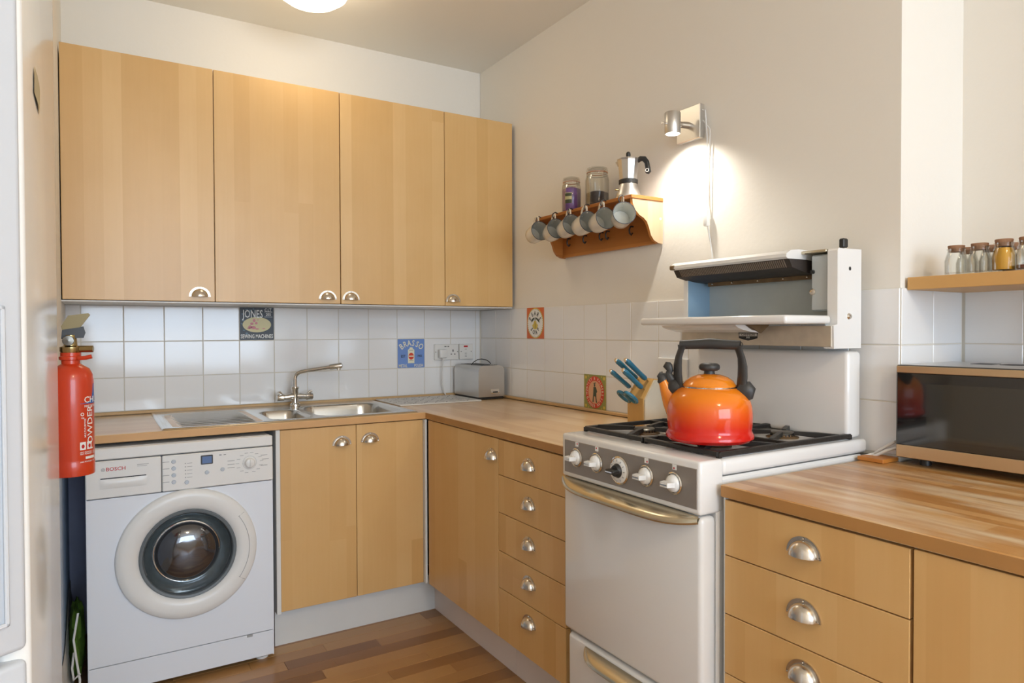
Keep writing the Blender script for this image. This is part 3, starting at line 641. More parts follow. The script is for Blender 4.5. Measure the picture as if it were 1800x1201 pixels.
# ================================================================== GAS COOKER
t = thing('gas_cooker', 'vintage white enamel gas cooker with raised eye-level grill', 'cooker', (-.33, -1.945, 0))
CY0, CY1 = -1.686, -2.211
cooker = t
part('body', MB().box(-.600, -.03, CY1, CY0, .03, .902, .006), m_white, t)
hob = part('hob_top', MB().box(-.584, -.012, CY1-.002, CY0+.002, .905, .943, .010, 3), m_white, t)
part('control_box', MB().box(-.660, -.582, CY1-.002, CY0+.002, .822, .945, .008, 3), m_white, t)
part('control_panel', MB().box(-.6618, -.658, -2.205, -1.699, .836, .928, .001), m_ctrl, t)
kz = .884
for i, y_ in enumerate((-1.758, -1.847, -1.942, -2.041, -2.136)):
    big = i == 2; r_ = .0245 if not big else .034; zc = kz if not big else .880
    kn = part('knob_bezel', MB().lathe([(r_*.9, 0), (r_*1.08, .001), (r_*1.08, .004), (r_*.98, .006), (r_*.93, .005)], 36, RX((-.6617, y_, zc), '-x')), m_chrome, t)
    if big:
        part('temperature_dial', MB().lathe([(0, .010), (r_*.8, .009), (r_*.93, .005), (r_*.93, .002)], 36, RX((-.6617, y_, zc), '-x')), m_white_plastic, kn)
        mb = MB()
        for j in range(9): a = math.radians(-60+30*j); mb.box(-.0008, .0008, -.0008, .0008, .024, .029, M=Matrix.Translation((-.6717, y_, zc)) @ Matrix.Rotation(a, 4, 'X'))
        part('dial_marks', mb, m_print_grey, kn)
        part('control_knob', MB().lathe([(0, .020), (.014, .019), (.018, .010), (.019, .009)], 28, RX((-.6617, y_, zc), '-x')).box(-.700, -.676, y_-.0165, y_+.0165, zc-.0055, zc+.0055, .003), m_black, kn)
        part('knob_strip', MB().box(-.7012, -.6995, y_-.013, y_+.013, zc-.0017, zc+.0017), m_chrome, kn)
    else:
        part('control_knob', MB().lathe([(0, .018), (.012, .017), (.0195, .010), (.0215, .003), (.0215, .001)], 32, RX((-.6617, y_, zc), '-x')).prism([(-.0175, -.678), (-.012, -.697), (.012, -.697), (.0175, -.678)], lambda u, v, d: (v, y_+u, zc+d), -.0055, .0055), m_white_plastic, kn)
        part('knob_strip', MB().box(-.6982, -.6965, y_-.0105, y_+.0105, zc-.0016, zc+.0016), m_chrome, kn)
        mb = MB(); mb.box(-.6625, -.6615, y_-.0065, y_+.0065, .915, .9275)
        lab = part('burner_symbol', mb, m_print_white, t)
        j = {0: (1, 1), 1: (-1, 1), 3: (1, -1), 4: (-1, -1)}[i]
        part('symbol_mark', MB().box(-.6629, -.6624, y_-.003-.002*j[0], y_+.001-.002*j[0], .919+.002*j[1], .923+.002*j[1]), m_print_red, lab)
od = part('oven_door', MB().box(-.655, -.604, CY1-.001, CY0+.002, .377, .817, .012, 3), m_white, t)
def lip(y0, y1, ztop, proj, drop, xb):
    def f(u, v):
        s_ = max(0, 1-abs(2*u-1)**5); y = y0+(y1-y0)*u
        return (xb-(.006+proj*s_)*math.sin(v*PI/2), y, ztop-drop*(v**1.4)*(.5+.5*s_))
    def g(u, v):
        a = Vector(f(u, 1)); return tuple(a+Vector((.004*v, 0, -.005*v)))
    mb = MB().grid(40, 8, f).grid(40, 1, g, False)
    mb.grid(40, 6, lambda u, v: tuple(Vector(f(u, 1-v))+Vector((.004, 0, -.005)))); return mb
part('door_handle', lip(CY0+.004, -2.205, .8205, .040, .026, -.655), m_brassy, od)['label'] = 'full-width flared metal handle lip'
sd = part('storage_drawer', MB().box(-.652, -.604, CY1-.001, CY0-.014, .07, .369, .012, 3), m_white, t)
part('drawer_handle', lip(-1.785, -2.10, .358, .034, .022, -.653), m_brassy, sd)
part('plinth', MB().box(-.56, -.1, CY1+.01, CY0-.02, .0, .07), m_black, t)
part('splashback', MB().box(-.085, -.022, -2.201, -1.660, .945, 1.183, .012, 3), m_white, t)
# grill
gs = part('side_panel', MB().prism([(-.033, 1.191), (-.154, 1.191), (-.156, 1.252), (-.140, 1.256), (-.140, 1.452), (-.136, 1.457), (-.033, 1.459)], lambda u, v, d: (u, d, v), -2.205, -2.176), m_white, t)
part('bolt', MB().lathe([(0, .006), (.006, .005), (.009, 0)], 18, RX((-.088, -2.205, 1.277), '-y')), m_chrome, gs)
part('screw_hole', MB().lathe([(0, .0006), (.0045, .0005), (.0055, 0)], 12, RX((-.085, -2.2052, 1.405), '-y')), m_dark, gs)
part('side_panel', MB().prism([(-.033, 1.191), (-.154, 1.191), (-.156, 1.252), (-.140, 1.256), (-.140, 1.452), (-.033, 1.459)], lambda u, v, d: (u, d, v), -1.6725, -1.654), m_white, t)
part('grill_back', MB().box(-.040, -.030, -2.176, -1.672, 1.255, 1.452), m_greyen, t)
part('grill_floor', MB().box(-.150, -.040, -2.176, -1.672, 1.255, 1.262), m_greyen, t)
part('grill_cheek', MB().box(-.138, -.040, -1.6725, -1.675, 1.262, 1.452), m_blueen, t)['label'] = 'blue enamel inner cheek'
cb = part('burner_box', MB().box(-.128, -.041, -2.170, -2.118, 1.292, 1.446, .004), m_boxgrey, t)
part('hinge_pin', MB().lathe([(0, .008), (.005, .007), (.006, 0)], 12, RX((-.1285, -2.125, 1.40), '-x')), m_black, cb)
part('hinge_bolt', MB().lathe([(0, .005), (.004, .005), (.009, .002), (.009, 0)], 12, RX((-.1285, -2.124, 1.345), '-x')), m_nickel, cb)
part('grill_lid', MB().box(-.14, -.035, -2.172, -1.95, 1.450, 1.458, .002), m_brassy, t)
part('fascia_strip', MB().box(-.157, -.148, -2.199, -1.662, 1.196, 1.252, .001), m_fascia, t)
fb = lambda u, v: (-.1576, u, v)
mb = MB(); poly(mb, lambda u, v: fb(-1.931-u, 1.2225+v), [(-.036, .012), (.036, .012), (.034, .004), (.034, -.006), (.012, -.011), (0, -.013), (-.012, -.011), (-.034, -.006), (-.034, .004)]); bd = part('badge', mb, m_print_black, t)
mb = MB(); rect(mb, lambda u, v: (-.1579, -1.931-u, 1.2225+v), -.032, .032, .0, .008); part('badge_band', mb, m_alu, bd)
mb = MB(); text(mb, 'CANNON', .010, lambda u, v: (-.1582, -1.931-u, 1.2268+v), 1.1, .8); part('lettering', mb, m_print_black, bd)
mb = MB(); text(mb, '303', .009, lambda u, v: (-.1582, -1.931-u, 1.2185+v), 1, .8); part('lettering', mb, m_print_white, bd)
part('grill_shelf', MB().box(-.335, -.146, -2.192, -1.655, 1.2565, 1.2795, .008, 3), m_white, t)['label'] = 'white drop-down shelf below the grill'
sg = [(-.300, 1.2555), (-.292, 1.249), (-.270, 1.242), (-.235, 1.236), (-.20, 1.233), (-.196, 1.236), (-.232, 1.241), (-.262, 1.2555)]
part('shelf_grip', MB().prism(sg, lambda u, v, d: (u, d, v), -2.005, -1.715, False), m_white, t)
part('grip_bracket', MB().prism([(-.26, 1.2555), (-.20, 1.232), (-.165, 1.2555)], lambda u, v, d: (u, d, v), -2.012, -2.006), m_rust, t)
# hood: a curved cover with a mesh burner below
hp = [(-.045, 1.455), (-.10, 1.462), (-.15, 1.464), (-.185, 1.460), (-.203, 1.450), (-.205, 1.441), (-.196, 1.436)]
hd = part('grill_hood', MB().prism(hp+[(-.12, 1.436), (-.09, 1.425), (-.045, 1.425)], lambda u, v, d: (u, d, v), -2.096, -1.655), m_white, t)
part('hood_edge_wear', MB().box(-.207, -.190, -1.675, -1.654, 1.437, 1.452, .003), m_rust, hd)
part('burner_tray', MB().prism([(-.196, 1.436), (-.181, 1.413), (-.12, 1.400), (-.06, 1.396), (-.05, 1.43), (-.12, 1.4365)], lambda u, v, d: (u, d, v), -2.098, -1.664), m_soot, hd)
mb = MB()
for i in range(60):
    y_ = -1.69-.39*i/59
    mb.prism([(-.1965, 1.4335), (-.1825, 1.4135), (-.181, 1.4145), (-.195, 1.4345)], lambda u, v, d: (u, d, v), y_-.0016, y_+.0016)
part('burner_gauze', mb, m_gauze, hd)['kind'] = 'stuff'
bar = part('scorched_rail', MB().box(-.075, -.068, -2.10, -1.70, 1.385, 1.402), m_rust, hd)
for y_ in (-1.72, -1.80, -1.90, -1.99, -2.07): part('rail_screw', MB().lathe([(0, .003), (.0025, .0028), (.0035, 0)], 10, RX((-.0755, y_, 1.392), '-x')), m_chrome, bar)
# burners and pan supports
BURN = [(-.46, -1.815), (-.46, -2.075), (-.19, -1.815), (-.19, -2.075)]
for x_, y_ in BURN:
    mb = MB().lathe([(.043, 0), (.043, .003), (.03, .006), (.028, .013), (.03, .014)], 28, Matrix.Translation((x_, y_, .943)))
    bn = part('burner', mb, m_rust, t)
    part('burner_cap', MB().lathe([(.031, .010), (.0315, .014), (.026, .017), (0, .0175)], 28, Matrix.Translation((x_, y_, .943))), m_gunmetal, bn)
    mb = MB(); [mb.box(.0275, .032, -.0013, .0013, .004, .012, M=Matrix.Translation((x_, y_, .943)) @ Matrix.Rotation(2*PI*i/20, 4, 'Z')) for i in range(20)]
    part('burner_teeth', mb, m_iron, bn)
part('spill_tray', MB().box(-.572, -.06, -2.195, -1.70, .9431, .9436), m_white, t)
GZ = .962
def bar3(mb, p, q, wd=.0062, z0=GZ-.015, z1=GZ-.003):
    p, q = Vector(p), Vector(q); d = q-p; L_ = d.length; a = math.atan2(d.y, d.x)
    mb.box(0, L_, -wd, wd, z0, z1, .0015, M=Matrix.Translation((p.x, p.y, 0)) @ Matrix.Rotation(a, 4, 'Z'))
for gy0, gy1, bs in ((-1.694, -1.942, (0, 2)), (-1.948, -2.196, (1, 3))):
    mb = MB(); gx0, gx1 = -.580, -.070
    for p, q in (((gx0, gy0), (gx1, gy0)), ((gx0, gy1), (gx1, gy1)), ((gx0, gy0), (gx0, gy1)), ((gx1, gy0), (gx1, gy1)), (((gx0+gx1)/2, gy0), ((gx0+gx1)/2, gy1))): bar3(mb, p, q)
    for cx_, cy_ in ((gx0, gy0), (gx0, gy1), (gx1, gy0), (gx1, gy1)): mb.box(cx_-.005, cx_+.005, cy_-.005, cy_+.005, .9436, GZ-.006)
    g = part('pan_support', mb, m_iron, t)
    for b_ in bs:
        bx, by = BURN[b_]
        for a in (45, 135, 225, 315):
            a_ = math.radians(a); sx_, sy_ = math.cos(a_), math.sin(a_)
            ex = (gx0 if sx_ < 0 else (gx0+gx1)/2) if b_ < 2 else ((gx0+gx1)/2 if sx_ < 0 else gx1)
            ey = gy0 if sy_ > 0 else gy1
            q = Vector((ex, by+(ey-by)*.55)) if a in (45, 225) else Vector((bx+(ex-bx)*.62, ey))
            p = Vector((bx, by))+(q-Vector((bx, by))).normalized()*.03
            d = (q-p); L_ = d.length; an = math.atan2(d.y, d.x)
            M = Matrix.Translation((p.x, p.y, 0)) @ Matrix.Rotation(an, 4, 'Z')
            prof = [(0, GZ-.010), (0, GZ), (L_*.55, GZ), (L_, GZ-.002), (L_, GZ-.015), (L_*.6, GZ-.015)]
            part('support_finger', MB().prism(prof, lambda u, v, d_: tuple(M @ Vector((u, d_, v))), -.0062, .0062), m_iron, g)
part('lighter_knob', MB().box(-.098, -.078, -2.196, -2.180, 1.462, 1.487, .003), m_black, t)
part('knob_stalk', MB().box(-.09, -.086, -2.19, -2.186, 1.455, 1.463), m_rust, t)

# ================================================================== KETTLE (local frame, spout along +x)
kx, ky = -.499, -2.093
t = thing('kettle', 'orange-to-red enamel whistling kettle with black arched handle on the hob', 'kettle', (kx, ky, GZ), math.radians(120))
def lp(name, mb, m, p): return part(name, mb, m, p, local=True)
kb = [(r_, z_*.93) for r_, z_ in [(0, .002), (.085, .002), (.100, .006), (.107, .014), (.107, .022), (.103, .029), (.1015, .034), (.1035, .05), (.104, .075), (.102, .098), (.097, .115), (.088, .130), (.076, .141), (.064, .147), (.062, .148)]]
lp('body', MB().lathe(kb, 64), m_kettle, t)
def lz(prof, d=-.010): return [(a, b_+d) for a, b_ in prof]
def tz(pts, d=-.010): return [(a, b_, c+d) for a, b_, c in pts]
lp('rim', MB().lathe(lz([(.066, .146), (.0665, .149), (.063, .150), (.060, .149)]), 48), m_chrome, t)
lid = lp('lid', MB().lathe(lz([(.064, .148), (.065, .152), (.058, .163), (.045, .172), (.028, .178), (.012, .180), (0, .1805)]), 48), m_orange, t)
lp('lid_knob', MB().lathe(lz([(0, .176), (.0145, .177), (.013, .182), (.013, .187), (.020, .188), (.0245, .191), (.026, .196), (.0245, .202), (.019, .206), (0, .2075)]), 32), m_rubber, lid)
sp_ = lp('spout', MB().tube(tz([(.083, 0, .085), (.096, 0, .105), (.106, 0, .128), (.114, 0, .150), (.120, 0, .163)]), [.028, .023, .018, .014, .0125], 20), m_orange, t)
lp('whistle', MB().tube(tz([(.116, .0, .157), (.121, 0, .165), (.128, 0, .170), (.132, 0, .167)]), [.0145, .0155, .012, .004], 16).tube(tz([(.120, 0, .168), (.106, 0, .172), (.100, 0, .185), (.106, 0, .198), (.105, 0, .207)]), [.008, .006, .006, .0085, .004], 12, flat=1.5).tube(tz([(.106, .0, .175), (.098, 0, .160), (.096, 0, .150)]), [.007, .009, .004], 12, flat=1.6), m_rubber, sp_)
def arm(sx_):
    pts = [(.076, .140), (.078, .155), (.080, .175), (.080, .20), (.077, .222), (.071, .240), (.069, .250)]
    return MB().tube([(sx_*a, 0, b_-.010) for a, b_ in pts], [.008, .0085, .0085, .008, .0065, .006, .0085], 12, flat=2.0)
hn = lp('handle', MB().tube(tz([(-.075, 0, .252), (-.045, 0, .253), (0, 0, .2555), (.045, 0, .253), (.073, 0, .252)]), [.0115, .0120, .0135, .0120, .0115], 16), m_rubber, t)
lp('handle_arm', arm(1), m_rubber, t); lp('handle_arm', arm(-1), m_rubber, t)
for s_ in (-1, 1):
    lp('handle_mount', MB().tube(tz([(s_*.072, 0, .152), (s_*.080, 0, .146), (s_*.090, 0, .134), (s_*.096, 0, .118)]), [.010, .0165, .0165, .006], 14, flat=1.5), m_rubber, t)
lp('pivot_cap', MB().lathe([(0, .004), (.006, .003), (.009, 0)], 20, Matrix.Translation((-.0775, 0, .242)) @ Matrix.Rotation(-PI/2, 4, 'Y')), m_gunmetal, hn)

# ================================================================== SHELF WITH MUGS
SY_0, SY_1 = -1.412, -.785
t = thing('mug_shelf', 'pine wall shelf with curved brackets and mug hooks', 'shelf', (-.075, -1.1, 1.562))
part('shelf_board', MB().box(-.158, -.001, SY_0-.004, SY_1+.004, 1.719, 1.733, .002), m_pine, t)
part('back_board', MB().box(-.016, -.001, SY_0+.012, SY_1-.012, 1.566, 1.719), m_pine, t)
bp_ = [(-.150, 1.7185), (-.148, 1.700), (-.135, 1.678), (-.117, 1.662), (-.095, 1.652), (-.080, 1.640), (-.069, 1.618), (-.060, 1.592), (-.045, 1.574), (-.024, 1.565), (-.001, 1.563), (-.001, 1.7185)]
sdp = part('bracket', MB().prism(bp_, lambda u, v, d: (u, d, v), SY_0, SY_0+.012), m_pine_side, t); sdp['label'] = 'pale pine end bracket catching the lamp light'
part('bracket_edge', MB().grid(len(bp_)-3, 1, lambda u, v: (bp_[round(u*(len(bp_)-3))][0]-.0006, SY_0+.0005+.011*v, bp_[round(u*(len(bp_)-3))][1]-.0006), False), m_pine_curve, sdp)
part('bracket', MB().prism(bp_, lambda u, v, d: (u, d, v), SY_1-.012, SY_1), m_pine, t)
part('screw_cap', MB().lathe([(0, .001), (.004, .0008), (.005, 0)], 12, RX((-.012, SY_0, 1.655), '-y')), m_white_plastic, t)
for y_ in (-1.265, -1.12, -1.08, -.97, -.855):
    part('back_hook', MB().tube([(-.016, y_, 1.645), (-.030, y_, 1.645), (-.036, y_, 1.632), (-.034, y_, 1.618), (-.026, y_, 1.612), (-.020, y_, 1.620)], .0032, 8), m_black, t)
MUGS = [(-1.405, 1.664, 30, 'enamel mug nearest the lamp, hanging open towards the room'), (-1.302, 1.660, 12, 'enamel mug second from the lamp end of the shelf'),
        (-1.200, 1.661, 8, 'enamel mug third from the lamp end of the shelf'), (-1.092, 1.664, 12, 'enamel mug fourth from the lamp end of the shelf'),
        (-.985, 1.662, 14, 'enamel mug second from the cabinet end of the shelf'), (-.862, 1.668, 8, 'enamel mug nearest the wall cabinets on the hook rail')]
R_ = .041; H_ = .082
for i, (y_, z_, tw, lab) in enumerate(MUGS):
    part('front_hook', MB().tube([(-.150, y_+.03, 1.727), (-.168, y_+.03, 1.734), (-.180, y_+.03, 1.728), (-.184, y_+.03, 1.716), (-.178, y_+.03, 1.708)], .0022, 8), m_black, t)
    g = thing('enamel_mug', 'cream '+lab, 'mug', (-.182, y_, z_), 0, 'enamel mugs hanging from the shelf')
    # local: axis along +z = opening; handle towards +x
    g.rotation_mode = 'QUATERNION'
    op = Vector((-math.sin(math.radians(tw)), -math.cos(math.radians(tw)), .16)).normalized()
    hx = (Vector((0, 0, 1))-op*op.z).normalized(); yy = op.cross(hx)
    g.rotation_quaternion = Matrix((hx, yy, op)).transposed().to_quaternion()
    lp('cup_wall', MB().lathe([(0, -H_), (R_*.78, -H_), (R_*.86, -H_+.004), (R_*.93, -H_*.6), (R_*.98, -.004), (R_*.99, -.0015)], 40), m_cream, g)
    lp('inner_wall', MB().lathe([(R_*.985, -.0015), (R_*.955, -.004), (R_*.9, -H_*.6), (R_*.80, -H_+.005), (0, -H_+.004)], 40), m_mugin, g)
    lp('rim', MB().tube([(R_*math.cos(2*PI*k_/40), R_*math.sin(2*PI*k_/40), 0) for k_ in range(40)], .0014, 6, closed=True), m_mugrim, g)
    lp('mug_handle', MB().tube([(R_*.9, 0, -.012), (R_+.018, 0, -.010), (R_+.026, 0, -.022), (R_+.024, 0, -.042), (R_+.010, 0, -.052), (R_*.86, 0, -.054)], .0022, 8, flat=3.2), m_cream, g)

def clip_jar(label, x, y, r, h, contents, cm, ch):
    t = thing('clip_top_jar', label, 'jar', (x, y, 1.7332))
    M = Matrix.Translation((x, y, 1.7332))
    part('glass_body', MB().lathe([(0, .001), (r*.9, .001), (r, .008), (r, h*.68), (r*.93, h*.76), (r*.84, h*.81), (r*.86, h*.84), (r*.83, h*.84), (r*.80, h*.80), (r*.90, h*.74), (r*.96, h*.66), (r*.96, .010), (r*.86, .005), (0, .005)], 36, M), m_glass, t)
    l_ = part('glass_lid', MB().lathe([(r*.80, h*.86), (r*.88, h*.86), (r*.90, h*.90), (r*.84, h*.965), (r*.6, h*.99), (0, h*.985), (0, h*.955), (r*.6, h*.96), (r*.78, h*.93)], 36, M), m_glass, t)
    part('rubber_seal', MB().lathe([(r*.82, h*.84), (r*.90, h*.845), (r*.90, h*.86), (r*.82, h*.86)], 32, M), mat('seal_'+name_i(), srgb(200, 150, 120), .6), t)
    c = math.cos(math.radians(200)); s_ = math.sin(math.radians(200))
    mb = MB().tube([(x+r*.88*math.cos(2*PI*k_/32), y+r*.88*math.sin(2*PI*k_/32), 1.7332+h*.80) for k_ in range(32)], .0012, 6, closed=True)
    for q in (-1, 1):
        mb.tube([(x, y+q*r*.9, 1.7332+h*.80), (x-.004, y+q*r*1.06, 1.7332+h*.86), (x-.004, y+q*r*.9, 1.7332+h*.93)], .0013, 6)
    mb.tube([(x-.012, y+r*.95, 1.7332+h*.92), (x-.014, y+r*1.1, 1.7332+h*.80), (x-.014, y+r*1.13, 1.7332+h*.62), (x-.002, y+r*1.12, 1.7332+h*.62), (x+.002, y+r*1.1, 1.7332+h*.80), (x+.004, y+r*.95, 1.7332+h*.90)], .0013, 6)
    part('wire_clip', mb, m_chrome, t)
    part(contents, MB().lathe([(0, .006), (r*.84, .007), (r*.94, .012), (r*.94, ch), (r*.5, ch+.008), (0, ch+.002)], 30, M), cm, t)
    return t
_n = [0]
def name_i(): _n[0] += 1; return str(_n[0])
j = clip_jar('clip-top glass jar of purple wrapped sweets, left end of the pine shelf', -.08, -.948, .041, .158, 'wrapped_contents', m_purple, .105)
def cyl_fn(cx, cy, r, ang0): return lambda u, v: (cx+r*math.cos(ang0+u/r), cy+r*math.sin(ang0+u/r), v)
a0 = math.atan2(-2.3, -1.7); cf = cyl_fn(-.08, -.948, .0393, a0-.25)
mb = MB(); mb.grid(8, 1, lambda u, v: cf(-.020+.032*u, 1.775+.045*v)); lb = part('paper_label', mb, c_cream, j); lb['label'] = 'pale yellow label'
cf2 = cyl_fn(-.08, -.948, .0396, a0-.25)
mb = MB(); mb.grid(8, 1, lambda u, v: cf2(-.019+.030*u, 1.775+.016*v)); mb.grid(8, 1, lambda u, v: cf2(-.019+.030*u, 1.805+.012*v)); part('label_print', mb, c_dgreen, lb)
clip_jar('larger clip-top glass jar half full of dark tea, middle of the pine shelf', -.08, -1.122, .048, .165, 'tea', m_tea, .058)
# moka pot
mx_, my_ = -.082, -1.312
t = thing('moka_pot', 'aluminium stovetop coffee pot with black handle on the pine shelf', 'coffee pot', (mx_, my_, 1.7332), math.radians(-60))
part('boiler', MB().lathe([(0, .001), (.047, .001), (.049, .006), (.046, .022), (.039, .042), (.034, .055), (.033, .062), (0, .062)], 40), m_alu, t, local=True)
part('safety_valve', MB().tube([(-.030, -.030, .038), (-.038, -.038, .038)], [.004, .003], 10), m_brass, t, local=True)
part('collar', MB().lathe([(.033, .060), (.036, .062), (.036, .076), (.033, .078)], 40), m_black, t, local=True)
part('upper_pot', MB().lathe([(.031, .076), (.033, .078), (.042, .148), (.0445, .153), (.040, .154)], 10, smooth=False), m_alu, t, local=True)
ld = part('pot_lid', MB().lathe([(.0435, .152), (.042, .156), (.02, .162), (0, .163)], 10, smooth=False), m_alu, t, local=True)
part('lid_knob', MB().lathe([(0, .160), (.006, .162), (.009, .170), (.008, .180), (.003, .184), (0, .184)], 16), m_black, ld, local=True)
hm = part('pot_handle', MB().tube([(.034, 0, .144), (.048, 0, .152), (.062, 0, .150), (.072, 0, .136), (.076, 0, .115), (.077, 0, .100), (.074, 0, .093)], [.007, .008, .008, .0075, .0075, .009, .005], 12, flat=1.3), m_black, t, local=True)
part('handle_emblem', MB().tube([(.0765+.006*math.cos(2*PI*k_/20), -.0115, .104+.006*math.sin(2*PI*k_/20)) for k_ in range(20)], .0015, 6, closed=True), m_print_white, hm, local=True)
part('pot_spout', MB().prism([(0, .012), (.014, 0), (0, -.012)], lambda u, v, d: (-.038-u*(d-.13)/.02 if d > .13 else -.038, v, d), .13, .150), m_alu, t, local=True)

# ================================================================== WALL LAMP
t = thing('wall_spotlight', 'square-plate brushed metal wall spotlight, lit, with hanging white cord', 'lamp', (0, -1.56, 1.968))
part('wall_plate', MB().box(-.022, -.0005, -1.614, -1.503, 1.908, 2.026, .002), m_alu, t)
part('lamp_arm', MB().tube([(-.022, -1.56, 1.962), (-.072, -1.56, 1.958)], [.012, .010], 16), m_chrome, t)
hdp = [(.0245, -.036), (.0265, -.036), (.0275, -.034), (.0275, .036), (.026, .038), (0, .038), (0, .034), (.0235, .03)]
lh = part('lamp_head', MB().lathe(hdp+[(.0245, -.036)], 40, Matrix.Translation((-.098, -1.56, 1.957))), m_alu, t)
part('bulb', MB().lathe([(0, -.012), (.016, -.010), (.019, 0), (.012, .018), (0, .02)], 24, Matrix.Translation((-.098, -1.56, 1.952))), m_bulbglow, lh)
part('toggle', MB().tube([(-.125, -1.56, 1.953), (-.137, -1.56, 1.952)], .003, 10).box(-.148, -.137, -1.564, -1.556, 1.947, 1.957, .001), m_chrome, lh)
cord = [(-.01, -1.603, 2.008), (-.008, -1.625, 2.0), (-.006, -1.632, 1.90), (-.006, -1.626, 1.80), (-.006, -1.628, 1.70), (-.008, -1.634, 1.65)]
part('cord', MB().tube(cord, .0026, 8).tube([(-.008, -1.637, 1.60), (-.006, -1.646, 1.55), (-.006, -1.655, 1.50), (-.006, -1.66, 1.44), (-.008, -1.664, 1.40)], .0026, 8).tube([(-.006, -1.612, 1.97), (-.006, -1.645, 1.93), (-.006, -1.64, 1.80), (-.006, -1.638, 1.66)], .002, 8), m_cable, t)
part('cord_switch', MB().box(-.022, -.004, -1.646, -1.627, 1.598, 1.655, .005, 2), m_white_plastic, t)

# ================================================================== TOASTER
t = thing('toaster', 'brushed steel two-slice toaster in the corner of the worktop', 'toaster', (-.10, -.165, WZ))
part('base', MB().box(-.176, -.030, -.298, -.032, WZ, WZ+.016, .004), m_black, t)
def tprof(y0, y1):
    a, c, r = -.178, -.028, .03; z0, z1 = WZ+.014, WZ+.172
    pts = [(a, z0)]+[(a+r-r*math.cos(k_*PI/12), z1-r+r*math.sin(k_*PI/12)) for k_ in range(7)]+[(c-r+r*math.sin(k_*PI/12), z1-r+r*math.cos(k_*PI/12)) for k_ in range(7)]+[(c, z0)]
    return MB().prism(pts, lambda u, v, d: (u, d, v), y0, y1, True)
bd = part('shell', tprof(-.300, -.030), m_steel, t)
part('top_plate', MB().box(-.150, -.056, -.275, -.05, WZ+.1715, WZ+.1735, .001), m_gunmetal, t)
for x_ in (-.128, -.086): part('bread_slot', MB().box(x_-.011, x_+.011, -.25, -.075, WZ+.1732, WZ+.1745), m_dark, t)
part('lever_slot', MB().box(-.108, -.060, -.302, -.299, WZ+.028, WZ+.052, .001), m_chrome, t)
part('control_slot', MB().box(-.098, -.070, -.3035, -.301, WZ+.034, WZ+.040), m_dark, t)
for x_ in (-.103, -.064): part('control_button', MB().lathe([(0, .004), (.005, .003), (.006, 0)], 14, RX((x_, -.302, WZ+.037), '-y')), m_chrome, t)
for x_ in (-.09, -.076, -.062): part('top_button', MB().lathe([(0, .002), (.004, .0015), (.0045, 0)], 10, Matrix.Translation((x_, -.268, WZ+.1735))), m_print_white, t)
part('wire_handle', MB().tube([(-.160, -.19, WZ+.172), (-.148, -.19, WZ+.186), (-.125, -.19, WZ+.198), (-.100, -.19, WZ+.201), (-.070, -.19, WZ+.195), (-.052, -.19, WZ+.184), (-.045, -.19, WZ+.172)], .0022, 8), m_black, t)
# mat
t = thing('dish_tray', 'white board with wavy black lines beside the sink', 'tray', (-.36, -.19, WZ))
part('board', MB().box(-.615, -.185, -.345, -.025, WZ+.0003, WZ+.007, .002), m_mat_w, t)
mb = MB()
for k_ in range(6):
    y_ = -.325+.054*k_
    for u in range(14):
        x_ = -.60+.028*u; a = [(x_+.02*q, y_+.012*math.sin(3.0*(u+q)+k_*1.7)) for q in (0, .5, 1)]
        if (u+k_) % 5 != 0:
            v = []; 
            for px, py in a: v += [(px, py-.0036, WZ+.0074), (px, py+.0036, WZ+.0074)]
            mb.add(v, [(0, 2, 3, 1), (2, 4, 5, 3)])
mb2 = mb
part('line_pattern', mb2, m_print_black, t)['kind'] = 'stuff'
# ================================================================== SOCKETS
def sock_front(t, fn, w_, h_):
    pass
t = thing('double_socket', 'white double wall socket with a plug in its left outlet, above the tray', 'socket', (-.215, 0, 1.085))
part('face_plate', MB().box(-.285, -.143, -.014, -.0021, 1.085, 1.169, .002), m_white_plastic, t)
pl = part('plug', MB().box(-.268, -.225, -.046, -.014, 1.098, 1.142, .006, 2), m_white_plastic, t)
fS = lambda u, v: (u, -.0143, v)
mb = MB(); rect(mb, fS, -.180, -.174, 1.128, 1.140); rect(mb, fS, -.191, -.184, 1.113, 1.118); rect(mb, fS, -.170, -.163, 1.113, 1.118); rect(mb, fS, -.228, -.216, 1.155, 1.159); rect(mb, fS, -.21, -.20, 1.155, 1.159); ell(mb, fS, -.150, 1.128, .0025, .0025, 8); ell(mb, fS, -.278, 1.128, .0025, .0025, 8)
part('socket_holes', mb, m_print_black, t)
part('plug_cable', MB().tube([(-.247, -.035, 1.10), (-.247, -.035, 1.07), (-.252, -.035, 1.02), (-.250, -.03, .96), (-.238, -.03, .915), (-.232, -.035, .902)], .0035, 8), m_cable, pl)
t = thing('fused_switch', 'single white fused switch with red indicator behind the toaster', 'socket', (-.10, 0, 1.085))
part('face_plate', MB().box(-.138, -.055, -.014, -.0021, 1.085, 1.169, .002), m_white_plastic, t)
mb = MB(); rect(mb, fS, -.112, -.088, 1.152, 1.160); part('indicator', mb, m_print_red, t)
mb = MB(); [rect(mb, fS, -.106, -.094, z_, z_+.002) for z_ in (1.14, 1.118, 1.107, 1.10)]; ell(mb, fS, -.128, 1.128, .0025, .0025, 8); ell(mb, fS, -.067, 1.128, .0025, .0025, 8); part('markings', mb, m_print_black, t)
t = thing('double_socket', 'white double wall socket behind the knife block beside the cooker', 'socket', (0, -1.468, 1.055))
part('face_plate', MB().box(-.014, -.0021, -1.546, -1.398, 1.055, 1.138, .002), m_white_plastic, t)
fS = lambda u, v: (-.0143, u, v)
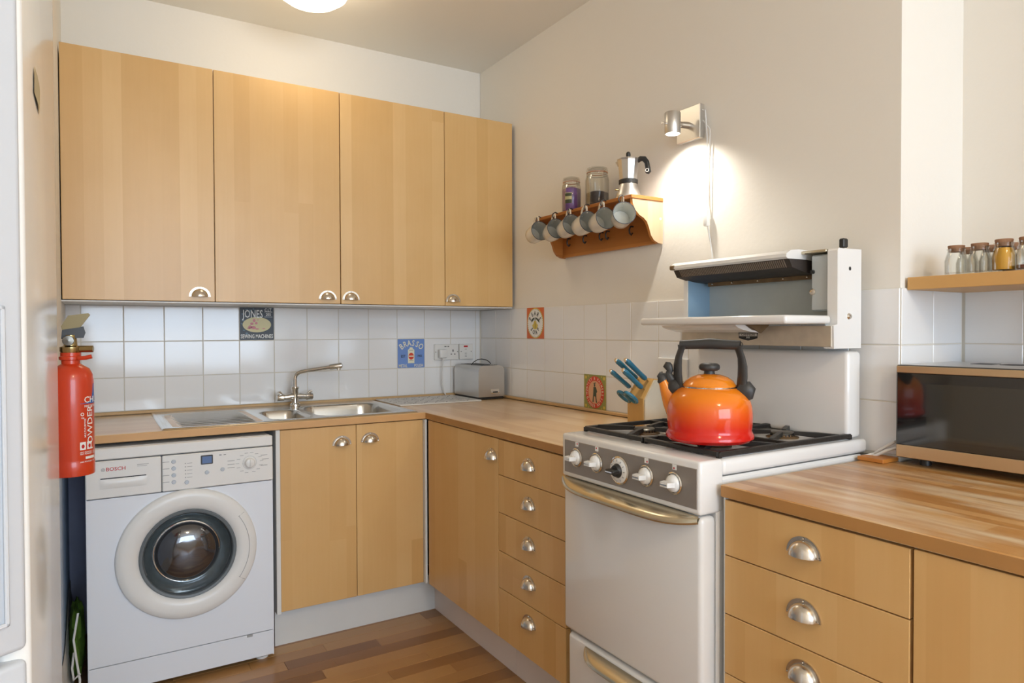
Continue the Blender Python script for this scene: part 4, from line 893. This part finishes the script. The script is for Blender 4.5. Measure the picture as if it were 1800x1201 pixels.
mb = MB(); rect(mb, fS, -1.438, -1.433, 1.100, 1.110); rect(mb, fS, -1.425, -1.419, 1.082, 1.087); rect(mb, fS, -1.451, -1.445, 1.082, 1.087); rect(mb, fS, -1.515, -1.51, 1.100, 1.110); rect(mb, fS, -1.50, -1.495, 1.082, 1.087); part('socket_holes', mb, m_print_black, t)

# ================================================================== KNIFE BLOCK
t = thing('knife_block', 'slanted wooden knife block against the tiles beside the hob', 'knife block', (-.13, -1.43, WZ))
bo = .045
kp_ = [(-.195+bo, WZ), (-.195+bo, WZ+.105), (-.145+bo, WZ+.175), (-.125+bo, WZ+.172), (-.045+bo, WZ+.03), (-.045+bo, WZ)]
part('block', MB().prism(kp_, lambda u, v, d: (u, d, v), -1.468, -1.385), m_block, t)
part('side_cheek', MB().prism([(-.192+bo, WZ+.001), (-.192+bo, WZ+.100), (-.145+bo, WZ+.170), (-.127+bo, WZ+.168), (-.047+bo, WZ+.028), (-.047+bo, WZ+.001)], lambda u, v, d: (u, d, v), -1.476, -1.4685), m_block2, t)
sdir = Vector((-.78, 0, .62)).normalized()
def knife(label, cu, y_, ln, tilt, r=.0125, scissors=False):
    p = Vector((-.150+.05*cu, y_, WZ+.105+.07*cu)); d = (sdir+Vector((0, tilt, 0))).normalized()
    k_ = thing('kitchen_knife', label, 'knife', p, 0, 'teal-handled knives in the block')
    h = part('knife_handle', MB().tube([p+d*.014, p+d*.02, p+d*ln*.5, p+d*ln*.9, p+d*ln], [r*.8, r, r*.92, r*1.05, r*.7], 12, flat=.75), m_knife, k_)
    part('blade', MB().tube([p-d*.001, p+d*.016], [.0075, .0085], 8, flat=.25), m_chrome, k_)
    part('rivet_strip', MB().tube([p+d*ln*.98, p+d*(ln+.003)], [r*.7, r*.5], 8), m_chrome, h)
knife('teal-handled kitchen knife standing highest at the back of the block', .85, -1.398, .125, .10)
knife('teal-handled kitchen knife upper right in the block', .85, -1.445, .13, .02)
knife('short teal-handled knife lowest at the front left of the block', .38, -1.388, .115, .12, .0115)
knife('teal-handled kitchen knife between the others in the block', .42, -1.448, .12, .02)
p = Vector((-.150, -1.43, WZ+.085)); sc = thing('scissors', 'kitchen scissors with teal loop grips, hanging low in the knife block', 'scissors', p)
for s_ in (-1, 1):
    c = p+sdir*.05+Vector((-.0, s_*.018, -.006)); e1 = sdir; e2 = Vector((0, 1, 0))
    part('grip_loop', MB().tube([c+e1*.030*math.cos(a)+e2*.017*math.sin(a) for a in [2*PI*q/24 for q in range(24)]], .0065, 10, closed=True), m_knife, sc)
part('blade', MB().tube([p-sdir*.002, p+sdir*.025], .006, 8, flat=.4), m_chrome, sc)

# ================================================================== ALCOVE SHELF, JARS
solo('floating_shelf', MB().box(.024, AX-.001, -3.5, CHY-.0045, 1.346, 1.379, .001), m_pine_side if False else mat('shelf_birch', srgb(206, 160, 98), .45, var=.06, vscale=14), 'pale wood shelf in the alcove above the microwave', 'shelf')
def small_jar(label, x, y, fill, h=.074, r=.026, fh=.05):
    t = thing('corked_jar', label, 'jar', (x, y, 1.3793), 0, 'corked spice jars on the alcove shelf'); M = Matrix.Translation((x, y, 1.3793))
    part('glass_body', MB().lathe([(0, .001), (r*.9, .001), (r, .005), (r, h*.5), (r*.8, h*.74), (r*.74, h*.84), (r*.80, h*.88), (r*.80, h*.91), (r*.7, h*.91), (r*.66, h*.84), (r*.72, h*.73), (r*.93, h*.49), (r*.93, .006), (0, .004)], 28, M), m_glass, t)
    part('cork', MB().lathe([(0, h*.80), (r*.62, h*.80), (r*.70, h*.92), (r*.74, h), (r*.70, h*1.02), (0, h*1.02)], 20, M), m_cork, t)
    if fill: part('spice', MB().lathe([(0, .005), (r*.90, .006), (r*.91, min(fh, h*.48)), (r*.70, min(fh, h*.74)), (0, fh)], 24, M), fill, t)
small_jar('empty corked glass jar at the left end of the alcove shelf', .065, -2.398, None)
small_jar('empty corked glass jar second along the alcove shelf front', .065, -2.452, None)
small_jar('corked glass jar full of yellow spice on the alcove shelf', .065, -2.505, m_yellow, fh=.062, h=.078)
small_jar('corked glass jar with a little brown spice right of the yellow one', .065, -2.556, m_brownsp, h=.078, fh=.014)
small_jar('corked glass jar behind the two leftmost ones on the alcove shelf', .135, -2.392, None)
small_jar('corked glass jar behind the second and yellow ones on the alcove shelf', .135, -2.446, None)
small_jar('corked glass jar behind the yellow and brown ones on the alcove shelf', .135, -2.498, m_brownsp, fh=.02)

# ================================================================== MICROWAVE
t = thing('microwave', 'microwave with black glass door and pale metal trim on the worn worktop', 'microwave', (-.035, -2.308, WZ), math.radians(3.2-90))
# local: x to the right along the front (world -y), y to the back (world +x), z up
MH0, MH1, MWD = .020, .258, .46
ml = lambda n, mb, m, p: part(n, mb, m, p, local=True)
ml('casing', MB().box(0, MWD, .012, .31, MH0, MH1, .004), m_alu, t)
dr = ml('door', MB().box(0.0, MWD-.002, -.012, .012, MH0, MH1, .003), m_black, t)
ml('door_glass', MB().box(.004, MWD-.006, -.0145, -.010, MH0+.034, MH1-.020, .001), m_mw_glass, dr)
ml('trim_strip', MB().box(.003, MWD-.005, -.0155, -.010, MH1-.019, MH1-.002, .001), m_mw_strip, dr)
ml('trim_strip', MB().box(.003, MWD-.005, -.0155, -.010, MH0+.002, MH0+.033, .001), m_mw_strip, dr)
ml('window_mesh', MB().box(.075, MWD-.03, -.0151, -.0146, MH0+.055, MH1-.045), mat('window_mesh', srgb(46, 44, 38), .10, coat=1), dr)
for k_ in range(5): ml('vent_stripe', MB().box(.10+.066*k_, .148+.066*k_, .17, .23, MH1, MH1+.001), m_print_black, t)
for x_ in (.05, MWD-.05):
    for y_ in (.04, .27): ml('foot', MB().lathe([(0, 0), (.013, 0), (.012, .021), (0, .021)], 16, Matrix.Translation((x_, y_, 0))), m_black, t)
solo('wood_offcut', MB().box(-.075, -.003, -2.292, -2.222, WZ+.0008, WZ+.011, .001), m_pine_curve, 'thin rough wooden offcut lying between cooker and microwave', 'wood strip')
mb = MB().tube([(-.05, -2.218, .897), (-.02, -2.235, .905), (-.02, -2.262, .925), (-.02, -2.29, .945), (.02, -2.30, .95)], .004, 8).tube([(-.06, -2.218, .897), (-.03, -2.24, .90), (-.028, -2.27, .918), (-.02, -2.295, .93), (.02, -2.30, .93)], .004, 8)
solo('power_cable', mb, m_cable, 'pair of white cables running behind the microwave from the cooker', 'cable')

# ================================================================== FIRE EXTINGUISHER
ex, ey, ez = -1.862, -1.40, .91
t = thing('fire_extinguisher', 'small red powder fire extinguisher hung on the left wall', 'fire extinguisher', (ex, ey, ez))
M = Matrix.Translation((ex, ey, ez)); R0 = .0455
part('cylinder', MB().lathe([(0, .004), (R0*.9, .004), (R0, .0), (R0*1.01, .002), (R0*1.01, .030), (R0*.985, .034), (R0, .038), (R0, .215), (R0*.96, .232), (R0*.82, .246), (R0*.55, .254), (R0*.42, .258), (R0*.42, .268), (0, .268)], 48, M), m_red, t)
part('neck_ring', MB().lathe([(.020, .266), (.0235, .268), (.0235, .274), (.021, .276), (.021, .284), (0, .284)], 28, M).tube([(ex+.015, ey-.02, ez+.271), (ex+.03, ey-.028, ez+.272), (ex+.042, ey-.03, ez+.275)], .005, 10), m_red, t)
part('valve', MB().lathe([(0, .282), (.020, .283), (.022, .288), (.022, .297), (.014, .30), (.012, .325), (0, .327)], 24, M).tube([(ex-.01, ey, ez+.292), (ex+.045, ey-.012, ez+.292)], .008, 14), m_brass, t)
part('gauge', MB().lathe([(0, .016), (.011, .015), (.012, .012), (.012, .0)], 20, Matrix.Translation((ex-.004, ey-.008, ez+.312)) @ Matrix.Rotation(PI/2, 4, 'X')), m_gunmetal, t)
part('carry_handle', MB().prism([(-.018, .316), (.026, .318), (.030, .33), (.026, .345), (-.016, .337)], lambda u, v, d: (ex+u, ey+d, ez+v), -.008, .008), m_black, t)
part('squeeze_lever', MB().prism([(-.016, .337), (.020, .343), (.040, .372), (.036, .376), (-.004, .370), (-.018, .345)], lambda u, v, d: (ex+u, ey+d, ez+v), -.010, .010), m_lever, t)
part('wall_bracket', MB().box(LX+.0005, ex-R0+.004, ey-.012, ey+.012, ez+.05, ez+.30), m_gunmetal, t)
ca = math.atan2(CAM.y-ey, CAM.x-ex)
ef = lambda off, d=.0004: (lambda u, v: (ex+(R0+d)*math.cos(ca+off+u/R0), ey+(R0+d)*math.sin(ca+off+u/R0), ez+v))
def curved_poly(mb, fn, pts, n=10):
    (x0, y0), (x1, y1), (x2, y2), (x3, y3) = pts
    mb.grid(n, 1, lambda u, v: fn((x0+(x1-x0)*u)*(1-v)+(x3+(x2-x3)*u)*v, (y0+(y1-y0)*u)*(1-v)+(y3+(y2-y3)*u)*v))
mb = MB(); curved_poly(mb, ef(.78), [(-.018, .166), (.062, .166), (.0225, .212), (.0215, .212)]); bl = part('blue_triangle', mb, m_bluelab, t)
mb = MB(); f_ = ef(.78, .0008); text(mb, 'CHUBB', .020, f_, 1, 1, .0225, .1745)
text(mb, 'FIRE EXTINGUISHER', .0075, f_, 1, 1, .024, .160)
text(mb, 'POWDER', .022, f_, 1.1, 1, .006, .110, PI/2); text(mb, 'MULTI-PURPOSE', .006, f_, 1, 1, -.008, .11, PI/2)
curved_poly(mb, f_, [(-.020, .060), (-.007, .060), (-.007, .078), (-.020, .078)]); curved_poly(mb, f_, [(-.004, .060), (.009, .060), (.009, .078), (-.004, .078)])
curved_poly(mb, f_, [(-.008, .038), (.02, .038), (.02, .044), (-.008, .044)])
ell(mb, f_, -.014, .142, .004, .004, 12, .6); text(mb, 'BSI', .005, f_, 1, 1, -.013, .133)
for z_ in (.054, .050, .032): text(mb, 'ABC POWDER 1 KG', .0045, f_, 1, 1, .0, z_)
part('lettering', mb, m_print_white, t)
mb = MB(); [ell(mb, ef(.78, .0011), x_, z_, .0035, .005, 8) for x_, z_ in ((-.0135, .068), (.0025, .068))]; part('pictogram', mb, m_print_red, t)

# ================================================================== FRIDGE-FREEZER at the left edge
FX = -1.872; FY0, FY1 = -1.795, -2.455
t = thing('fridge_freezer', 'tall glossy white fridge-freezer at the left edge with its door ajar', 'fridge', (-2.2, -2.12, 0))
part('body', MB().box(-2.5, FX-.03, FY1, FY0, .03, 1.95, .01), m_white_gloss, t)
part('front_panel', MB().box(FX-.028, FX, FY1, FY0, .05, 1.95, .006, 3), m_white_gloss, t)
o_ = Vector((FX-.002, FY1-.004, 0)); dv = Vector((-math.sin(math.radians(58)), -math.cos(math.radians(58)), 0)); nv = Vector((math.cos(math.radians(58)), -math.sin(math.radians(58)), 0))
def dfn(u, v, d): p = o_+dv*u-nv*d; return (p.x, p.y, v)
def slab(u0, u1, z0, z1, d0, d1, bev=.006):
    mb = MB().box(u0, u1, d0, d1, z0, z1, bev, 3); mb.v = [dfn(p[0], p[2], p[1]) for p in mb.v]; return mb
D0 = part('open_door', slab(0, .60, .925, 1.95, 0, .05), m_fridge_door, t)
def frame():
    mb = MB()
    a, c, z0, z1, w_ = .018, .56, .955, 1.268, .004
    for q in ((a, a+w_, z0, z1), (c-w_, c, z0, z1), (a, c, z0, z0+w_), (a, c, z1-w_, z1)):
        b2 = MB().box(q[0], q[1], -.004, .001, q[2], q[3], .001); mb.add([dfn(p[0], p[2], p[1]) for p in b2.v], b2.f)
    return mb
part('recess_frame', frame(), m_fridge_door, D0)
part('recessed_panel', slab(.022, .556, .959, 1.264, -.0015, .001, .0005), m_panelgrey, D0)
for z_ in (1.21, 1.0): mb = MB().lathe([(0, .0015), (.002, .001), (.0025, 0)], 10); q = Vector(dfn(.045, z_, -.0016)); MM = Matrix.Translation(q) @ nv.to_track_quat('Z', 'Y').to_matrix().to_4x4(); mb.v = [tuple(MM @ Vector(p)) for p in mb.v]; part('screw', mb, m_gunmetal, D0)
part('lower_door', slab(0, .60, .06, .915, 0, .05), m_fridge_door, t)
mb = MB().grid(6, 8, lambda u, v: (FX+.0012+.001*math.sin(3*u), -2.22-.10*u+.01*v, 1.522+.034*v)); solo('tape_strip', mb, m_tape, 'yellowed tape stuck high on the glossy fridge', 'tape')

# ================================================================== CEILING LIGHT
def dome(x, y, label):
    t = thing('ceiling_light', label, 'lamp', (x, y, ZC-.13)); M = Matrix.Translation((x, y, ZC))
    part('glass_dome', MB().lathe([(0, -.115), (.05, -.112), (.10, -.10), (.135, -.075), (.15, -.045), (.148, -.018), (.14, -.012)], 48, M), m_opal, t)
    part('base_plate', MB().lathe([(0, 0), (.155, 0), (.155, -.012), (.14, -.016), (0, -.016)], 40, M), m_white_plastic, t)
dome(-1.065, -.56, 'round opal glass ceiling light, lit, cut by the top of the photo')
dome(-1.2, -4.2, 'round opal glass ceiling light over the middle of the kitchen')
for n_ in ('ceiling_bulb', 'ceiling_bulb.001'):
    bpy.data.objects[n_].location.z = ZC-.16
